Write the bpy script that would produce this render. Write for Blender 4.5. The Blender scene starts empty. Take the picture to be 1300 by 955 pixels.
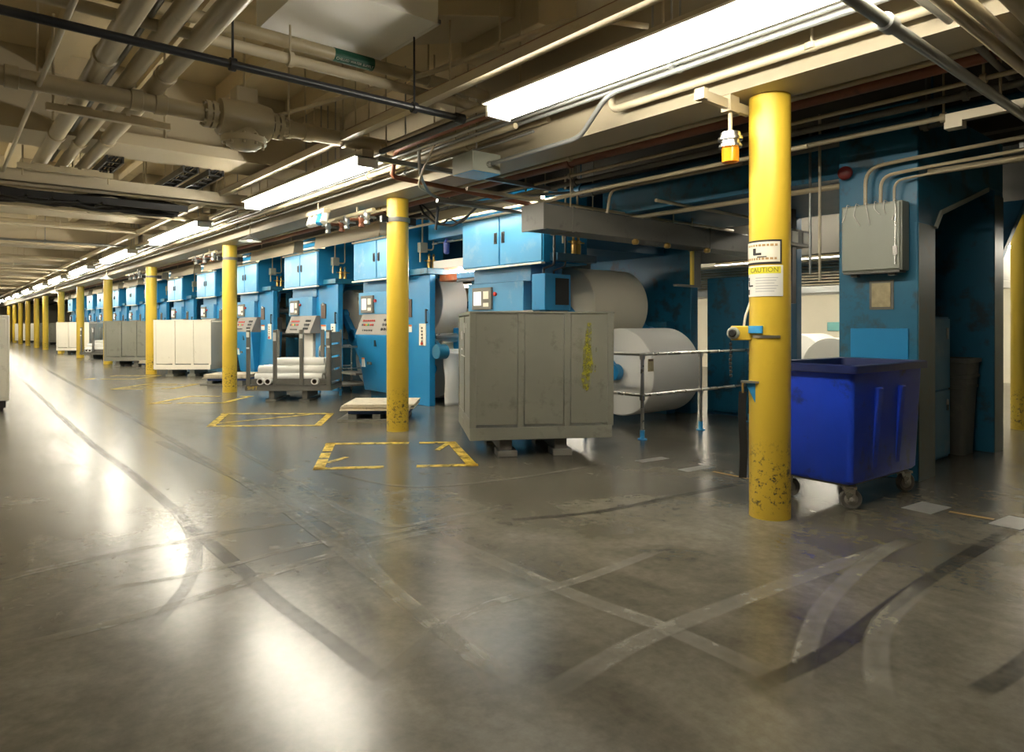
import bpy, bmesh, math, random
from mathutils import Vector, Matrix
random.seed(7)
SC = bpy.context.scene
COL = SC.collection
PI = math.pi
# ------------------------------------------------------------------ camera numbers (image 1300 x 955)
F, CX, CY, EYE = 870.0, 650.0, 413.0, 1.45
_n = math.hypot(728, 870)
S_, C_ = 728 / _n, 870 / _n
def at(px, py, X=None, Y=None, Z=None):
    dx = (px - CX) / F; dz = -(py - CY) / F
    d = (C_ * dx + S_, -S_ * dx + C_, dz)
    t = X / d[0] if X is not None else (Y / d[1] if Y is not None else (Z - EYE) / dz)
    return Vector((d[0] * t, d[1] * t, EYE + dz * t))

# ------------------------------------------------------------------ materials
MATS = {}
def M(name, col, rough=.5, metal=0.0, var=.12, scale=3.0, bump=0.0, bscale=40.0, dirt_glare=None, coat=0.0, spec=.5, rvar=.08, zscuff=None):
    if name in MATS: return MATS[name]
    m = bpy.data.materials.new(name); m.use_nodes = True
    nt = m.node_tree; N = nt.nodes; L = nt.links
    b = N['Principled BSDF']
    tc = N.new('ShaderNodeTexCoord')
    nz = N.new('ShaderNodeTexNoise'); nz.inputs['Scale'].default_value = scale; nz.inputs['Detail'].default_value = 5
    L.new(tc.outputs['Object'], nz.inputs['Vector'])
    mx = N.new('ShaderNodeMix'); mx.data_type = 'RGBA'
    mx.inputs[6].default_value = tuple(max(0, c * (1 - var)) for c in col) + (1,)
    mx.inputs[7].default_value = tuple(min(1, c * (1 + var)) for c in col) + (1,)
    L.new(nz.outputs['Fac'], mx.inputs[0])
    out = mx.outputs[2]
    if dirt_glare:
        dcol, amt, ds, thr = dirt_glare
        n2 = N.new('ShaderNodeTexNoise'); n2.inputs['Scale'].default_value = ds; n2.inputs['Detail'].default_value = 8; n2.inputs['Roughness'].default_value = .65
        L.new(tc.outputs['Object'], n2.inputs['Vector'])
        mr = N.new('ShaderNodeMapRange'); mr.inputs[1].default_value = thr; mr.inputs[2].default_value = thr + .12
        mr.inputs[4].default_value = amt
        L.new(n2.outputs['Fac'], mr.inputs[0])
        m2 = N.new('ShaderNodeMix'); m2.data_type = 'RGBA'
        L.new(mr.outputs[0], m2.inputs[0]); L.new(out, m2.inputs[6]); m2.inputs[7].default_value = tuple(dcol) + (1,)
        out = m2.outputs[2]
    if zscuff:   # black scuff specks in a band of heights (their own shape, from use)
        z0, z1, scol, ss, thr = zscuff
        sx = N.new('ShaderNodeSeparateXYZ'); L.new(tc.outputs['Object'], sx.inputs[0])
        r1 = N.new('ShaderNodeMapRange'); r1.inputs[1].default_value = z0; r1.inputs[2].default_value = z0 + .12; L.new(sx.outputs['Z'], r1.inputs[0])
        r2 = N.new('ShaderNodeMapRange'); r2.inputs[1].default_value = z1; r2.inputs[2].default_value = z1 - .25; L.new(sx.outputs['Z'], r2.inputs[0])
        mu = N.new('ShaderNodeMath'); mu.operation = 'MULTIPLY'; L.new(r1.outputs[0], mu.inputs[0]); L.new(r2.outputs[0], mu.inputs[1])
        n3 = N.new('ShaderNodeTexNoise'); n3.inputs['Scale'].default_value = ss; n3.inputs['Detail'].default_value = 9; n3.inputs['Roughness'].default_value = .75
        L.new(tc.outputs['Object'], n3.inputs['Vector'])
        r3 = N.new('ShaderNodeMapRange'); r3.inputs[1].default_value = thr; r3.inputs[2].default_value = thr + .05; L.new(n3.outputs['Fac'], r3.inputs[0])
        m3 = N.new('ShaderNodeMath'); m3.operation = 'MULTIPLY'; L.new(mu.outputs[0], m3.inputs[0]); L.new(r3.outputs[0], m3.inputs[1])
        m4 = N.new('ShaderNodeMix'); m4.data_type = 'RGBA'
        L.new(m3.outputs[0], m4.inputs[0]); L.new(out, m4.inputs[6]); m4.inputs[7].default_value = tuple(scol) + (1,)
        out = m4.outputs[2]
    L.new(out, b.inputs['Base Color'])
    rr = N.new('ShaderNodeMapRange'); rr.inputs[3].default_value = max(.02 if rough < .285 else .285, rough - rvar); rr.inputs[4].default_value = min(1, rough + rvar)
    L.new(nz.outputs['Fac'], rr.inputs[0]); L.new(rr.outputs[0], b.inputs['Roughness'])
    b.inputs['Metallic'].default_value = metal
    b.inputs['Specular IOR Level'].default_value = spec
    b.inputs['Coat Weight'].default_value = coat
    if bump:
        nb = N.new('ShaderNodeTexNoise'); nb.inputs['Scale'].default_value = bscale; nb.inputs['Detail'].default_value = 4
        L.new(tc.outputs['Object'], nb.inputs['Vector'])
        bp = N.new('ShaderNodeBump'); bp.inputs['Strength'].default_value = bump; bp.inputs['Distance'].default_value = .01
        L.new(nb.outputs['Fac'], bp.inputs['Height']); L.new(bp.outputs[0], b.inputs['Normal'])
    MATS[name] = m
    return m
def EM(name, col, strength):
    if name in MATS: return MATS[name]
    m = bpy.data.materials.new(name); m.use_nodes = True
    b = m.node_tree.nodes['Principled BSDF']
    b.inputs['Base Color'].default_value = (.8, .8, .8, 1)
    b.inputs['Emission Color'].default_value = tuple(col) + (1,)
    b.inputs['Emission Strength'].default_value = strength
    MATS[name] = m
    return m
def floor_mat():
    m = bpy.data.materials.new('polished_concrete'); m.use_nodes = True
    nt = m.node_tree; N = nt.nodes; L = nt.links; b = N['Principled BSDF']
    tc = N.new('ShaderNodeTexCoord')
    def noise(scale, det=6, rough=.55, dist=0, sy=1):
        mp = N.new('ShaderNodeMapping'); mp.inputs['Scale'].default_value = (1, sy, 1); L.new(tc.outputs['Object'], mp.inputs[0])
        n = N.new('ShaderNodeTexNoise'); n.inputs['Scale'].default_value = scale; n.inputs['Detail'].default_value = det
        n.inputs['Roughness'].default_value = rough; n.inputs['Distortion'].default_value = dist
        L.new(mp.outputs[0], n.inputs['Vector']); return n
    n1 = noise(.55, 8, .6, .6); n2 = noise(1.5, 9, .62, .5, .55); n3 = noise(14, 6, .7)
    r = N.new('ShaderNodeValToRGB'); L.new(n2.outputs['Fac'], r.inputs[0])
    e = r.color_ramp.elements
    e[0].position = .28; e[0].color = (.066, .058, .042, 1)
    e[1].position = .74; e[1].color = (.185, .172, .138, 1)
    k = e.new(.5); k.color = (.125, .115, .088, 1)
    r2 = N.new('ShaderNodeMapRange'); r2.inputs[1].default_value = .42; r2.inputs[2].default_value = .66; r2.inputs[3].default_value = .88; r2.inputs[4].default_value = 1.12
    L.new(n1.outputs['Fac'], r2.inputs[0])
    mu = N.new('ShaderNodeMix'); mu.data_type = 'RGBA'; mu.blend_type = 'MULTIPLY'; mu.inputs[0].default_value = 1
    L.new(r.outputs[0], mu.inputs[6])
    cb = N.new('ShaderNodeCombineColor'); [L.new(r2.outputs[0], cb.inputs[i]) for i in range(3)]
    L.new(cb.outputs[0], mu.inputs[7])
    r4 = N.new('ShaderNodeMapRange'); r4.inputs[1].default_value = .3; r4.inputs[2].default_value = .7; r4.inputs[3].default_value = .82; r4.inputs[4].default_value = 1.18
    L.new(n3.outputs['Fac'], r4.inputs[0])
    mu2 = N.new('ShaderNodeMix'); mu2.data_type = 'RGBA'; mu2.blend_type = 'MULTIPLY'; mu2.inputs[0].default_value = 1
    cb2 = N.new('ShaderNodeCombineColor'); [L.new(r4.outputs[0], cb2.inputs[i]) for i in range(3)]
    L.new(mu.outputs[2], mu2.inputs[6]); L.new(cb2.outputs[0], mu2.inputs[7])
    L.new(mu2.outputs[2], b.inputs['Base Color'])
    rr = N.new('ShaderNodeMapRange'); rr.inputs[1].default_value = .3; rr.inputs[2].default_value = .7; rr.inputs[3].default_value = .215; rr.inputs[4].default_value = .268
    L.new(n2.outputs['Fac'], rr.inputs[0]); L.new(rr.outputs[0], b.inputs['Roughness'])
    bp = N.new('ShaderNodeBump'); bp.inputs['Strength'].default_value = .05; bp.inputs['Distance'].default_value = .01
    L.new(n3.outputs['Fac'], bp.inputs['Height']); L.new(bp.outputs[0], b.inputs['Normal'])
    b.inputs['Specular IOR Level'].default_value = .6
    return m
def track_mat(name, col, alpha, rough, scale=5, wear=False):
    """thin worn marks on the floor: broken up by noise"""
    m = bpy.data.materials.new(name); m.use_nodes = True
    nt = m.node_tree; N = nt.nodes; L = nt.links; b = N['Principled BSDF']
    b.inputs['Base Color'].default_value = tuple(col) + (1,); b.inputs['Roughness'].default_value = rough
    tc = N.new('ShaderNodeTexCoord'); n = N.new('ShaderNodeTexNoise'); n.inputs['Scale'].default_value = scale; n.inputs['Detail'].default_value = 9; n.inputs['Roughness'].default_value = .7
    L.new(tc.outputs['Object'], n.inputs['Vector'])
    r = N.new('ShaderNodeMapRange'); r.inputs[1].default_value = .36; r.inputs[2].default_value = .6; r.inputs[3].default_value = alpha[0]; r.inputs[4].default_value = alpha[1]
    L.new(n.outputs['Fac'], r.inputs[0])
    if wear:
        a = N.new('ShaderNodeAttribute'); a.attribute_name = 'wear'; mm = N.new('ShaderNodeMath'); mm.operation = 'MULTIPLY'
        L.new(a.outputs['Fac'], mm.inputs[0]); L.new(r.outputs[0], mm.inputs[1]); L.new(mm.outputs[0], b.inputs['Alpha'])
    else:
        L.new(r.outputs[0], b.inputs['Alpha'])
    return m

BLUE = M('press_blue_paint', (.012, .215, .47), .36, var=.10, scale=1.6, dirt_glare=((.02, .06, .10), .35, 4.0, .62))
BLUE_DOOR = M('press_blue_door', (.055, .27, .51), .34, var=.18, scale=1.3, dirt_glare=((.30, .42, .50), .35, 2.2, .57))  # pale patches put lamp glare into the door paint
TEAL = M('aged_blue_paint', (.010, .130, .235), .42, var=.22, scale=2.2, dirt_glare=((.03, .045, .045), .75, 3.2, .52))
NAVY = M('dark_blue_paint', (.008, .075, .15), .45, var=.2, scale=2)
YEL = M('yellow_column_paint', (.63, .435, .042), .34, var=.07, scale=2.5, dirt_glare=((.45, .30, .03), .35, 5, .63), zscuff=(.02, .62, (.05, .045, .03), 24, .535))
YELP = M('yellow_box_paint', (.80, .56, .05), .45)
BEIGE = M('beige_pipe_paint', (.47, .40, .265), .34, var=.10, scale=2.5, dirt_glare=((.20, .15, .08), .4, 3, .62))
BEIGE_L = M('cream_beam_paint', (.52, .455, .325), .5, var=.07, scale=1.5, dirt_glare=((.30, .24, .14), .35, 2, .62))
CEIL = M('ceiling_paint', (.62, .52, .33), .75, var=.14, scale=.9, dirt_glare=((.24, .18, .09), .35, .7, .55))
DARKCEIL = M('shade_dark_ceiling', (.10, .092, .075), .8, var=.2, scale=1)  # shade of the unlit press zone painted in as a dark tone
WALLC = M('cream_wall', (.72, .67, .54), .7, var=.05)
WHITEP = M('white_paint', (.80, .79, .74), .4, var=.04)
CREAM = M('cream_steel_paint', (.87, .82, .69), .42, var=.06, scale=2, dirt_glare=((.40, .33, .22), .55, 5, .62))
GREYBIN = M('grey_green_steel', (.205, .205, .168), .45, var=.14, scale=2.2, dirt_glare=((.11, .10, .075), .6, 4.5, .55))
GREYDK = M('dark_grey_steel', (.15, .145, .125), .5, var=.18, scale=3, dirt_glare=((.05, .045, .04), .5, 6, .58))
GREYBOX = M('grey_enclosure', (.34, .36, .30), .45, var=.08)
CONDUIT = M('grey_conduit', (.30, .31, .30), .32, metal=.55, var=.12)
STEEL = M('bare_steel', (.55, .54, .51), .28, metal=.95, var=.1)
DULLST = M('stainless_panel', (.20, .188, .172), .5, metal=.1, var=.08)
BLACK = M('black_pipe', (.018, .020, .024), .38, var=.15)
RUBBER = M('black_rubber', (.012, .012, .012), .6)
RUST = M('red_brown_pipe', (.22, .075, .035), .5, var=.2, dirt_glare=((.06, .03, .02), .5, 6, .58))
BROWN = M('brown_board', (.10, .062, .042), .6)
PAPER = M('white_paper', (.80, .79, .75), .75, var=.02, scale=1.2)
PAPER2 = M('beige_warmlit_paper', (.72, .66, .53), .75, var=.03)  # beige paper, with warm lamp light on the upper reel put into it
GOLD = M('brass', (.60, .40, .13), .35, metal=.8)
CARTB = M('royal_blue_plastic', (.012, .060, .66), .36, var=.25, scale=3, dirt_glare=((.012, .018, .13), .8, 4.5, .56))
RIMB = M('dark_blue_rim', (.012, .022, .11), .4, var=.2)
AMBER = M('amber_lens', (.80, .27, .01), .15)
ORANGE = M('orange_sticker', (.85, .20, .03), .5)
RED = M('red_knob', (.5, .03, .02), .35)
GREEN = M('green_label', (.01, .10, .06), .5)
WOODC = M('pale_board_stack', (.62, .55, .42), .7, var=.2, scale=6, dirt_glare=((.25, .19, .12), .6, 9, .55))
BLUEP = M('blue_pallet', (.03, .07, .22), .6, var=.2)
LBLUE = M('light_blue_panel', (.04, .30, .62), .3, var=.05)
FILTER = M('blue_filter_bowl', (.08, .12, .50), .25)
SCREEN = EM('screen_glow', (1, .98, .95), .25)
TUBE = EM('fluorescent_tube', (1.0, .93, .78), 34.0)
TUBE2 = EM('task_tube', (1.0, .94, .80), 24.0)
TUBE3 = EM('hall_tube', (1.0, .93, .78), 17.0)
REFL = M('white_reflector', (.86, .85, .80), .4, var=.02)
YSPLASH = None
BADGE = M('worn_foil_plate', (.42, .36, .22), .35, metal=.4, var=.5, scale=14)

# ------------------------------------------------------------------ mesh builder
class MB:
    def __init__(s): s.v = []; s.f = []
    def add(s, vs, fs):
        o = len(s.v); s.v += [Vector(v) for v in vs]; s.f += [tuple(o + i for i in f) for f in fs]; return s
    def box(s, x0, x1, y0, y1, z0, z1):
        vs = [(x, y, z) for z in (z0, z1) for y in (y0, y1) for x in (x0, x1)]
        return s.add(vs, [(0, 2, 3, 1), (4, 5, 7, 6), (0, 1, 5, 4), (2, 6, 7, 3), (0, 4, 6, 2), (1, 3, 7, 5)])
    def hexa(s, bot, top):
        return s.add(list(bot) + list(top), [(3, 2, 1, 0), (4, 5, 6, 7), (0, 1, 5, 4), (1, 2, 6, 5), (2, 3, 7, 6), (3, 0, 4, 7)])
    def cyl(s, a, b, r, r2=None, n=16):
        a = Vector(a); b = Vector(b); d = (b - a).normalized(); r2 = r if r2 is None else r2
        u = d.orthogonal().normalized(); w = d.cross(u)
        vs = []
        for p, q in ((a, r), (b, r2)):
            for i in range(n):
                t = 2 * PI * i / n; vs.append(p + (u * math.cos(t) + w * math.sin(t)) * q)
        fs = [(i, (i + 1) % n, n + (i + 1) % n, n + i) for i in range(n)]
        fs += [tuple(range(n - 1, -1, -1)), tuple(range(n, 2 * n))]
        return s.add(vs, fs)
    def lathe(s, prof, o=(0, 0, 0), ax=(0, 0, 1), n=24, caps=True):
        o = Vector(o); d = Vector(ax).normalized(); u = d.orthogonal().normalized(); w = d.cross(u)
        vs = []; k = len(prof)
        for r, z in prof:
            for i in range(n):
                t = 2 * PI * i / n; vs.append(o + d * z + (u * math.cos(t) + w * math.sin(t)) * max(r, 1e-4))
        fs = [(j * n + i, j * n + (i + 1) % n, (j + 1) * n + (i + 1) % n, (j + 1) * n + i) for j in range(k - 1) for i in range(n)]
        if caps: fs += [tuple(range(n - 1, -1, -1)), tuple(range((k - 1) * n, k * n))]
        return s.add(vs, fs)
    def tube(s, pts, r, n=12, bend=0.0):
        P = [Vector(p) for p in pts]
        if bend > 0 and len(P) > 2:
            Q = [P[0]]
            for i in range(1, len(P) - 1):
                a, b, c = P[i - 1], P[i], P[i + 1]
                l = min(bend, (a - b).length * .45, (c - b).length * .45)
                p, q = b + (a - b).normalized() * l, b + (c - b).normalized() * l
                for k in range(7):
                    t = k / 6; Q.append(p * (1 - t) ** 2 + b * 2 * t * (1 - t) + q * t * t)
            Q.append(P[-1]); P = Q
        u = None; vs = []
        for i, p in enumerate(P):
            d = ((P[i + 1] - p) if i == 0 else (p - P[i - 1]) if i == len(P) - 1 else (P[i + 1] - p).normalized() + (p - P[i - 1]).normalized()).normalized()
            u = d.orthogonal().normalized() if u is None else (u - d * u.dot(d)).normalized()
            w = d.cross(u)
            for k in range(n):
                t = 2 * PI * k / n; vs.append(p + (u * math.cos(t) + w * math.sin(t)) * r)
        m = len(P)
        fs = [(j * n + i, j * n + (i + 1) % n, (j + 1) * n + (i + 1) % n, (j + 1) * n + i) for j in range(m - 1) for i in range(n)]
        fs += [tuple(range(n - 1, -1, -1)), tuple(range((m - 1) * n, m * n))]
        return s.add(vs, fs)
    def prism(s, poly, axis, a, b):
        """poly in the two other axes (in xyz order), pushed from a to b along axis"""
        def pt(p, t): return {'x': (t, p[0], p[1]), 'y': (p[0], t, p[1]), 'z': (p[0], p[1], t)}[axis]
        n = len(poly); vs = [pt(p, a) for p in poly] + [pt(p, b) for p in poly]
        fs = [(i, (i + 1) % n, n + (i + 1) % n, n + i) for i in range(n)] + [tuple(range(n - 1, -1, -1)), tuple(range(n, 2 * n))]
        return s.add(vs, fs)
    def xf(s, Mx):
        s.v = [Mx @ v for v in s.v]; return s
    def build(s, name, mat, parent=None, bevel=0.0, smooth=True):
        me = bpy.data.meshes.new(name)
        me.from_pydata([tuple(v) for v in s.v], [], s.f)
        bm = bmesh.new(); bm.from_mesh(me); bmesh.ops.recalc_face_normals(bm, faces=bm.faces[:]); bm.to_mesh(me); bm.free()
        me.materials.append(mat)
        if smooth:
            for p in me.polygons: p.use_smooth = True
            me.set_sharp_from_angle(angle=math.radians(38))
        o = bpy.data.objects.new(name, me); COL.objects.link(o)
        if parent is not None: o.parent = parent
        if bevel:
            md = o.modifiers.new('edge', 'BEVEL'); md.width = bevel; md.segments = 2; md.limit_method = 'ANGLE'; md.angle_limit = math.radians(40)
        return o
def tag(o, label=None, cat=None, group=None, kind=None):
    if label: o['label'] = label
    if cat: o['category'] = cat
    if group: o['group'] = group
    if kind: o['kind'] = kind
    return o
def thing(name, label, cat, loc=(0, 0, 0), rz=0.0, group=None, kind=None):
    o = bpy.data.objects.new(name, None); COL.objects.link(o)
    o.location = loc; o.rotation_euler = (0, 0, rz); o.empty_display_size = .1
    return tag(o, label, cat, group, kind)
CHILD = {}
def kids(o):
    return [c for c in COL.objects if c.parent == o]
def dup(o, loc=None, rz=None, label=None, group=None):
    def cp(x, par):
        c = x.copy(); COL.objects.link(c)
        if par is not None: c.parent = par
        for k in kids(x): cp(k, c)
        return c
    r = cp(o, None)
    if loc is not None: r.location = loc
    if rz is not None: r.rotation_euler = (0, 0, rz)
    if label: r['label'] = label
    if group: r['group'] = group
    return r
def text_mesh(txt, size, depth=.001):
    cu = bpy.data.curves.new('lettering', 'FONT'); cu.body = txt; cu.size = size; cu.extrude = depth; cu.align_x = 'CENTER'; cu.align_y = 'CENTER'
    o = bpy.data.objects.new('lettering', cu); COL.objects.link(o)
    bpy.context.view_layer.update()
    me = bpy.data.meshes.new_from_object(o.evaluated_get(bpy.context.evaluated_depsgraph_get()))
    bpy.data.objects.remove(o); bpy.data.curves.remove(cu)
    return me
def lettering(txt, size, mat, parent, Mx, name='lettering'):
    me = text_mesh(txt, size); me.transform(Mx); me.materials.clear(); me.materials.append(mat); me.name = name
    o = bpy.data.objects.new(name, me); COL.objects.link(o); o.parent = parent
    return o
def frame(o, xa, ya):
    """matrix with local x along xa, local y along ya, at o"""
    x = Vector(xa).normalized(); y = Vector(ya).normalized(); z = x.cross(y)
    m = Matrix((x, y, z)).transposed().to_4x4(); m.translation = Vector(o); return m

# ------------------------------------------------------------------ the setting
fl = MB().box(-8, 30, -6, 86, -.25, 0).build('floor', floor_mat(), smooth=False); tag(fl, kind='structure')
# ceiling slab with ribs over the aisle
b = MB().box(-8, 5.0, -6, 86, 4.55, 4.75)
for i in range(11):
    x = -4.6 + i * .92; b.box(x, x + .16, -6, 86, 4.32, 4.56)
tag(b.build('ceiling', CEIL, smooth=False), kind='structure')
b = MB().box(5.0, 11.8, -6, 86, 3.75, 4.75)  # lowered slab, toned dark for the unlit zone, limits light leak
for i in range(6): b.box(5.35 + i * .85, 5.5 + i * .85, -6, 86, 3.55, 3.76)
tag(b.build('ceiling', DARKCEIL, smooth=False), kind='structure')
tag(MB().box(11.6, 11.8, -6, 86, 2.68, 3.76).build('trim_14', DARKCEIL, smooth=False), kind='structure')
tag(MB().box(11.8, 30, -6, 86, 3.05, 4.75).build('ceiling', WALLC, smooth=False), kind='structure')
tag(MB().box(-8.3, -8, -6, 86, -.25, 4.75).build('wall_left', WALLC, smooth=False), kind='structure')
tag(MB().box(26, 26.3, -6, 86, -.25, 4.75).build('wall_right', WALLC, smooth=False), kind='structure')
tag(MB().box(-8.3, 26.3, 86, 86.3, -.25, 4.75).build('wall_far', WALLC, smooth=False), kind='structure')
tag(MB().box(-8.3, 26.3, -6.3, -6, -.25, 4.75).build('wall_near', WALLC, smooth=False), kind='structure')
# cross beams (concrete downstands with a lower flange)
for i, y in enumerate((-1.5, 9.3, 15.55, 22.5, 29.2, 36, 43, 50, 57, 64, 71, 78)):
    b = MB().box(-8, 4.5, y, y + .55, 3.72, 4.56).box(-8, 4.5, y - .14, y + .69, 3.60, 3.74)
    tag(b.build('trim_%d' % (i + 1), BEIGE_L, smooth=False), kind='structure')
# the long beam on the column line
b = MB().box(4.53, 4.95, -6, 86, 3.18, 3.52).box(4.62, 4.86, -6, 86, 3.5, 4.75)
tag(b.build('trim_13', M('tan_beam', (.37, .32, .225), .5, var=.07, scale=1.5), smooth=False), kind='structure')

# painted yellow outlines and worn wheel tracks, parts of the floor
def strip(pts, w, z, name, mat, label=None):
    P = [Vector((p[0], p[1], 0)) for p in pts]
    Q = []
    for i in range(len(P) - 1):      # catmull-rom
        p0, p1, p2, p3 = P[max(i - 1, 0)], P[i], P[i + 1], P[min(i + 2, len(P) - 1)]
        for k in range(8):
            t = k / 8; Q.append(.5 * ((2 * p1) + (p2 - p0) * t + (2 * p0 - 5 * p1 + 4 * p2 - p3) * t * t + (3 * p1 - p0 - 3 * p2 + p3) * t ** 3))
    Q.append(P[-1])
    vs = []; fs = []; fade = []
    up = Vector((0, 0, z)); n = len(Q)
    for i, q in enumerate(Q):
        d = (Q[min(i + 1, n - 1)] - Q[max(i - 1, 0)]).normalized(); s = Vector((-d.y, d.x, 0)) * w / 2
        e = min(1, min(i, n - 1 - i) / (n * .14))
        for k, f in ((1, 0), (.72, .9), (.15, .75), (-.15, .75), (-.72, .9), (-1, 0)):
            vs.append(q + s * k + up); fade.append(f * e)
    fs = [(6 * i + k, 6 * i + k + 1, 6 * i + k + 7, 6 * i + k + 6) for i in range(n - 1) for k in range(5)]
    o = MB().add(vs, fs).build(name, mat, fl, smooth=False)
    at_ = o.data.attributes.new('wear', 'FLOAT', 'POINT')
    at_.data.foreach_set('value', fade)
    return tag(o, label)
WORN = track_mat('worn_yellow_line', (.80, .56, .05), (.25, 1.0), .4, 9)
def outline(c, w, gaps, diag, z, label):
    m = MB(); c = [Vector((x, y, z)) for x, y in c]
    for k in range(4):
        a, d = c[k], c[(k + 1) % 4]; u = (d - a).normalized(); n = Vector((-u.y, u.x, 0)) * w; L = (d - a).length
        t0 = 0
        for g0, g1 in sorted(gaps.get(k, [])) + [(1, 1)]:
            if g0 > t0:
                p, q = a + u * L * t0, a + u * L * g0; m.add([p, q, q + n, p + n], [(0, 1, 2, 3)])
            t0 = g1
    for p, q in diag:
        p = Vector((p[0], p[1], z + .0005)); q = Vector((q[0], q[1], z + .0005)); u = (q - p).normalized(); n = Vector((-u.y, u.x, 0)) * w * .6
        m.add([p, q, q + n, p + n], [(0, 1, 2, 3)])
    tag(m.build('painted_outline', WORN, fl, smooth=False), label)
outline([(2.87, 6.54), (4.26, 5.63), (4.93, 6.99), (3.65, 7.91)], .11, {0: [(.42, .62)], 2: [(.28, .36)], 3: [(.35, .42), (.62, .66)]}, [((4.45, 6.62), (4.85, 6.95)), ((3.15, 6.75), (3.45, 6.9))], .004, 'worn yellow square outline painted in front of the second column')
outline([(2.93, 10.3), (4.22, 9.32), (4.99, 10.51), (3.58, 11.69)], .11, {1: [(.9, .95)]}, [((3.1, 10.5), (4.9, 10.6))], .004, 'yellow square outline with a diagonal line beside the board stack')
outline([(2.95, 13.98), (4.08, 13.2), (4.95, 14.13), (3.93, 14.99)], .11, {0: [(.3, .36)], 2: [(.2, .5)]}, [], .004, 'partly worn yellow outline in front of the tube rack')
outline([(2.95, 17.7), (4.1, 16.9), (4.95, 17.9), (3.9, 18.75)], .11, {0: [(.5, .8)], 2: [(.2, .4)]}, [((3.2, 17.8), (4.8, 17.95))], .004, 'faint yellow outline beyond the third column')
outline([(2.95, 21.4), (4.1, 20.6), (4.95, 21.6), (3.9, 22.45)], .11, {0: [(.2, .3)], 3: [(.2, .7)]}, [], .004, 'distant yellow outline in front of the cream bin')
T_L = track_mat('pale_wheel_track', (.32, .305, .26), (.32, .85), .24, 4, True)
T_D = track_mat('dark_wheel_track', (.05, .045, .038), (.35, .85), .25, 6, True)
tr = [  # pixel polylines on the floor, width in metres, material
    ([(28, 482), (95, 545), (165, 600), (215, 642), (238, 668), (248, 698), (240, 738), (215, 772), (190, 798)], .09, T_D),
    ([(240, 668), (300, 718), (350, 762), (410, 806), (490, 866)], .10, T_D),
    ([(0, 738), (60, 722), (240, 685), (340, 668), (450, 655)], .10, T_L),
    ([(0, 826), (150, 790), (250, 760), (310, 740), (420, 705), (560, 672), (650, 665)], .10, T_L),
    ([(120, 750), (250, 728), (400, 690), (520, 672), (650, 640)], .07, T_L),
    ([(290, 565), (390, 620), (440, 650), (500, 668), (580, 655), (650, 645)], .07, T_L),
    ([(200, 560), (320, 615), (430, 668), (470, 720), (520, 770), (600, 830), (660, 866)], .12, T_L),
    ([(530, 670), (650, 722), (740, 760), (850, 800), (975, 856)], .13, T_L),
    ([(700, 880), (790, 826), (850, 798), (960, 755), (1080, 712), (1160, 685)], .13, T_L),
    ([(1012, 890), (1022, 830), (1040, 780), (1070, 742), (1110, 708), (1150, 685)], .11, T_L),
    ([(940, 880), (1050, 830), (1130, 770), (1180, 735), (1250, 692), (1310, 658)], .10, T_D),
    ([(1120, 890), (1112, 840), (1118, 800), (1140, 772), (1180, 738)], .12, T_L),
    ([(650, 660), (760, 650), (850, 632), (950, 612)], .08, T_D),
    ([(480, 866), (560, 800), (620, 768), (740, 735), (860, 690)], .09, T_L),
    ([(420, 600), (520, 618), (650, 608), (760, 590)], .06, T_L),
    ([(60, 470), (150, 520), (290, 600), (420, 690), (560, 800), (640, 880)], .10, T_L),
    ([(1240, 880), (1290, 850), (1340, 810)], .10, T_D),
]
for k, (pl, w, m) in enumerate(tr):
    strip([at(x, y, Z=0) for x, y in pl], w, .0015 + k * .00008, 'wheel_track', m)
# metal cover strips and tape on the floor
PATCH = M('worn_metal_patch', (.42, .42, .40), .35, metal=.3, var=.3, scale=12)
ORL = M('orange_floor_line', (.42, .25, .06), .5)
for c, w, d, rz in (((885, 595), .42, .13, -.12), ((828, 584), .4, .12, -.12), ((1176, 645), .34, .22, -.1), ((1288, 664), .36, .2, -.1)):
    p = at(*c, Z=0)
    o = MB().box(-w / 2, w / 2, -d / 2, d / 2, 0, .003).build('cover_plate', PATCH, fl); o.location = (p.x, p.y, .001); o.rotation_euler.z = rz
for a, c in (((905, 599), (950, 608)), ((1205, 650), (1262, 660))):
    p, q = at(*a, Z=0), at(*c, Z=0)
    strip([p, p.lerp(q, .5), q], .05, .003, 'floor_line', ORL)

# ------------------------------------------------------------------ yellow columns
def column(x, y, label, top=3.18, plaster=False):
    t = thing('steel_column', label, 'column', (x, y, 0), 0, 'yellow columns')
    MB().lathe([(.15, 0), (.15, top)], n=40).build('shaft', YEL, t)
    return t
ORD = ['nearest', 'second', 'third', 'fourth', 'fifth', 'sixth', 'seventh', 'eighth', 'ninth', 'tenth', 'eleventh', 'twelfth', 'thirteenth', 'fourteenth']
cols_y = [2.74, 8.25, 15.35, 22.5, 29.3, 35.8, 42.0, 48.8, 53.6, 59.2, 64.8, 70.3, 76]
ORD16 = ORD + ['fifteenth', 'sixteenth']
extra = ['carrying warning signs and a control box beside the blue cart', 'standing in the first yellow floor outline', 'left of the tube rack', 'left of the big cream bin', 'beside the end of the dark grey bin', 'behind the rack of white bundles',
         'showing above the small cream bin', 'plain, standing alone by the aisle', 'beyond the cream bins', 'in the far aisle', 'in the far aisle', 'in the far aisle', 'in the far aisle']
for i, y in enumerate(cols_y):
    column(4.85, y, ('%s yellow column of the aisle row, ' % ORD[i]) + extra[i])
column(11.6, 2.75, 'yellow column at the right edge behind the blue portal frame', 3.05)

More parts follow.
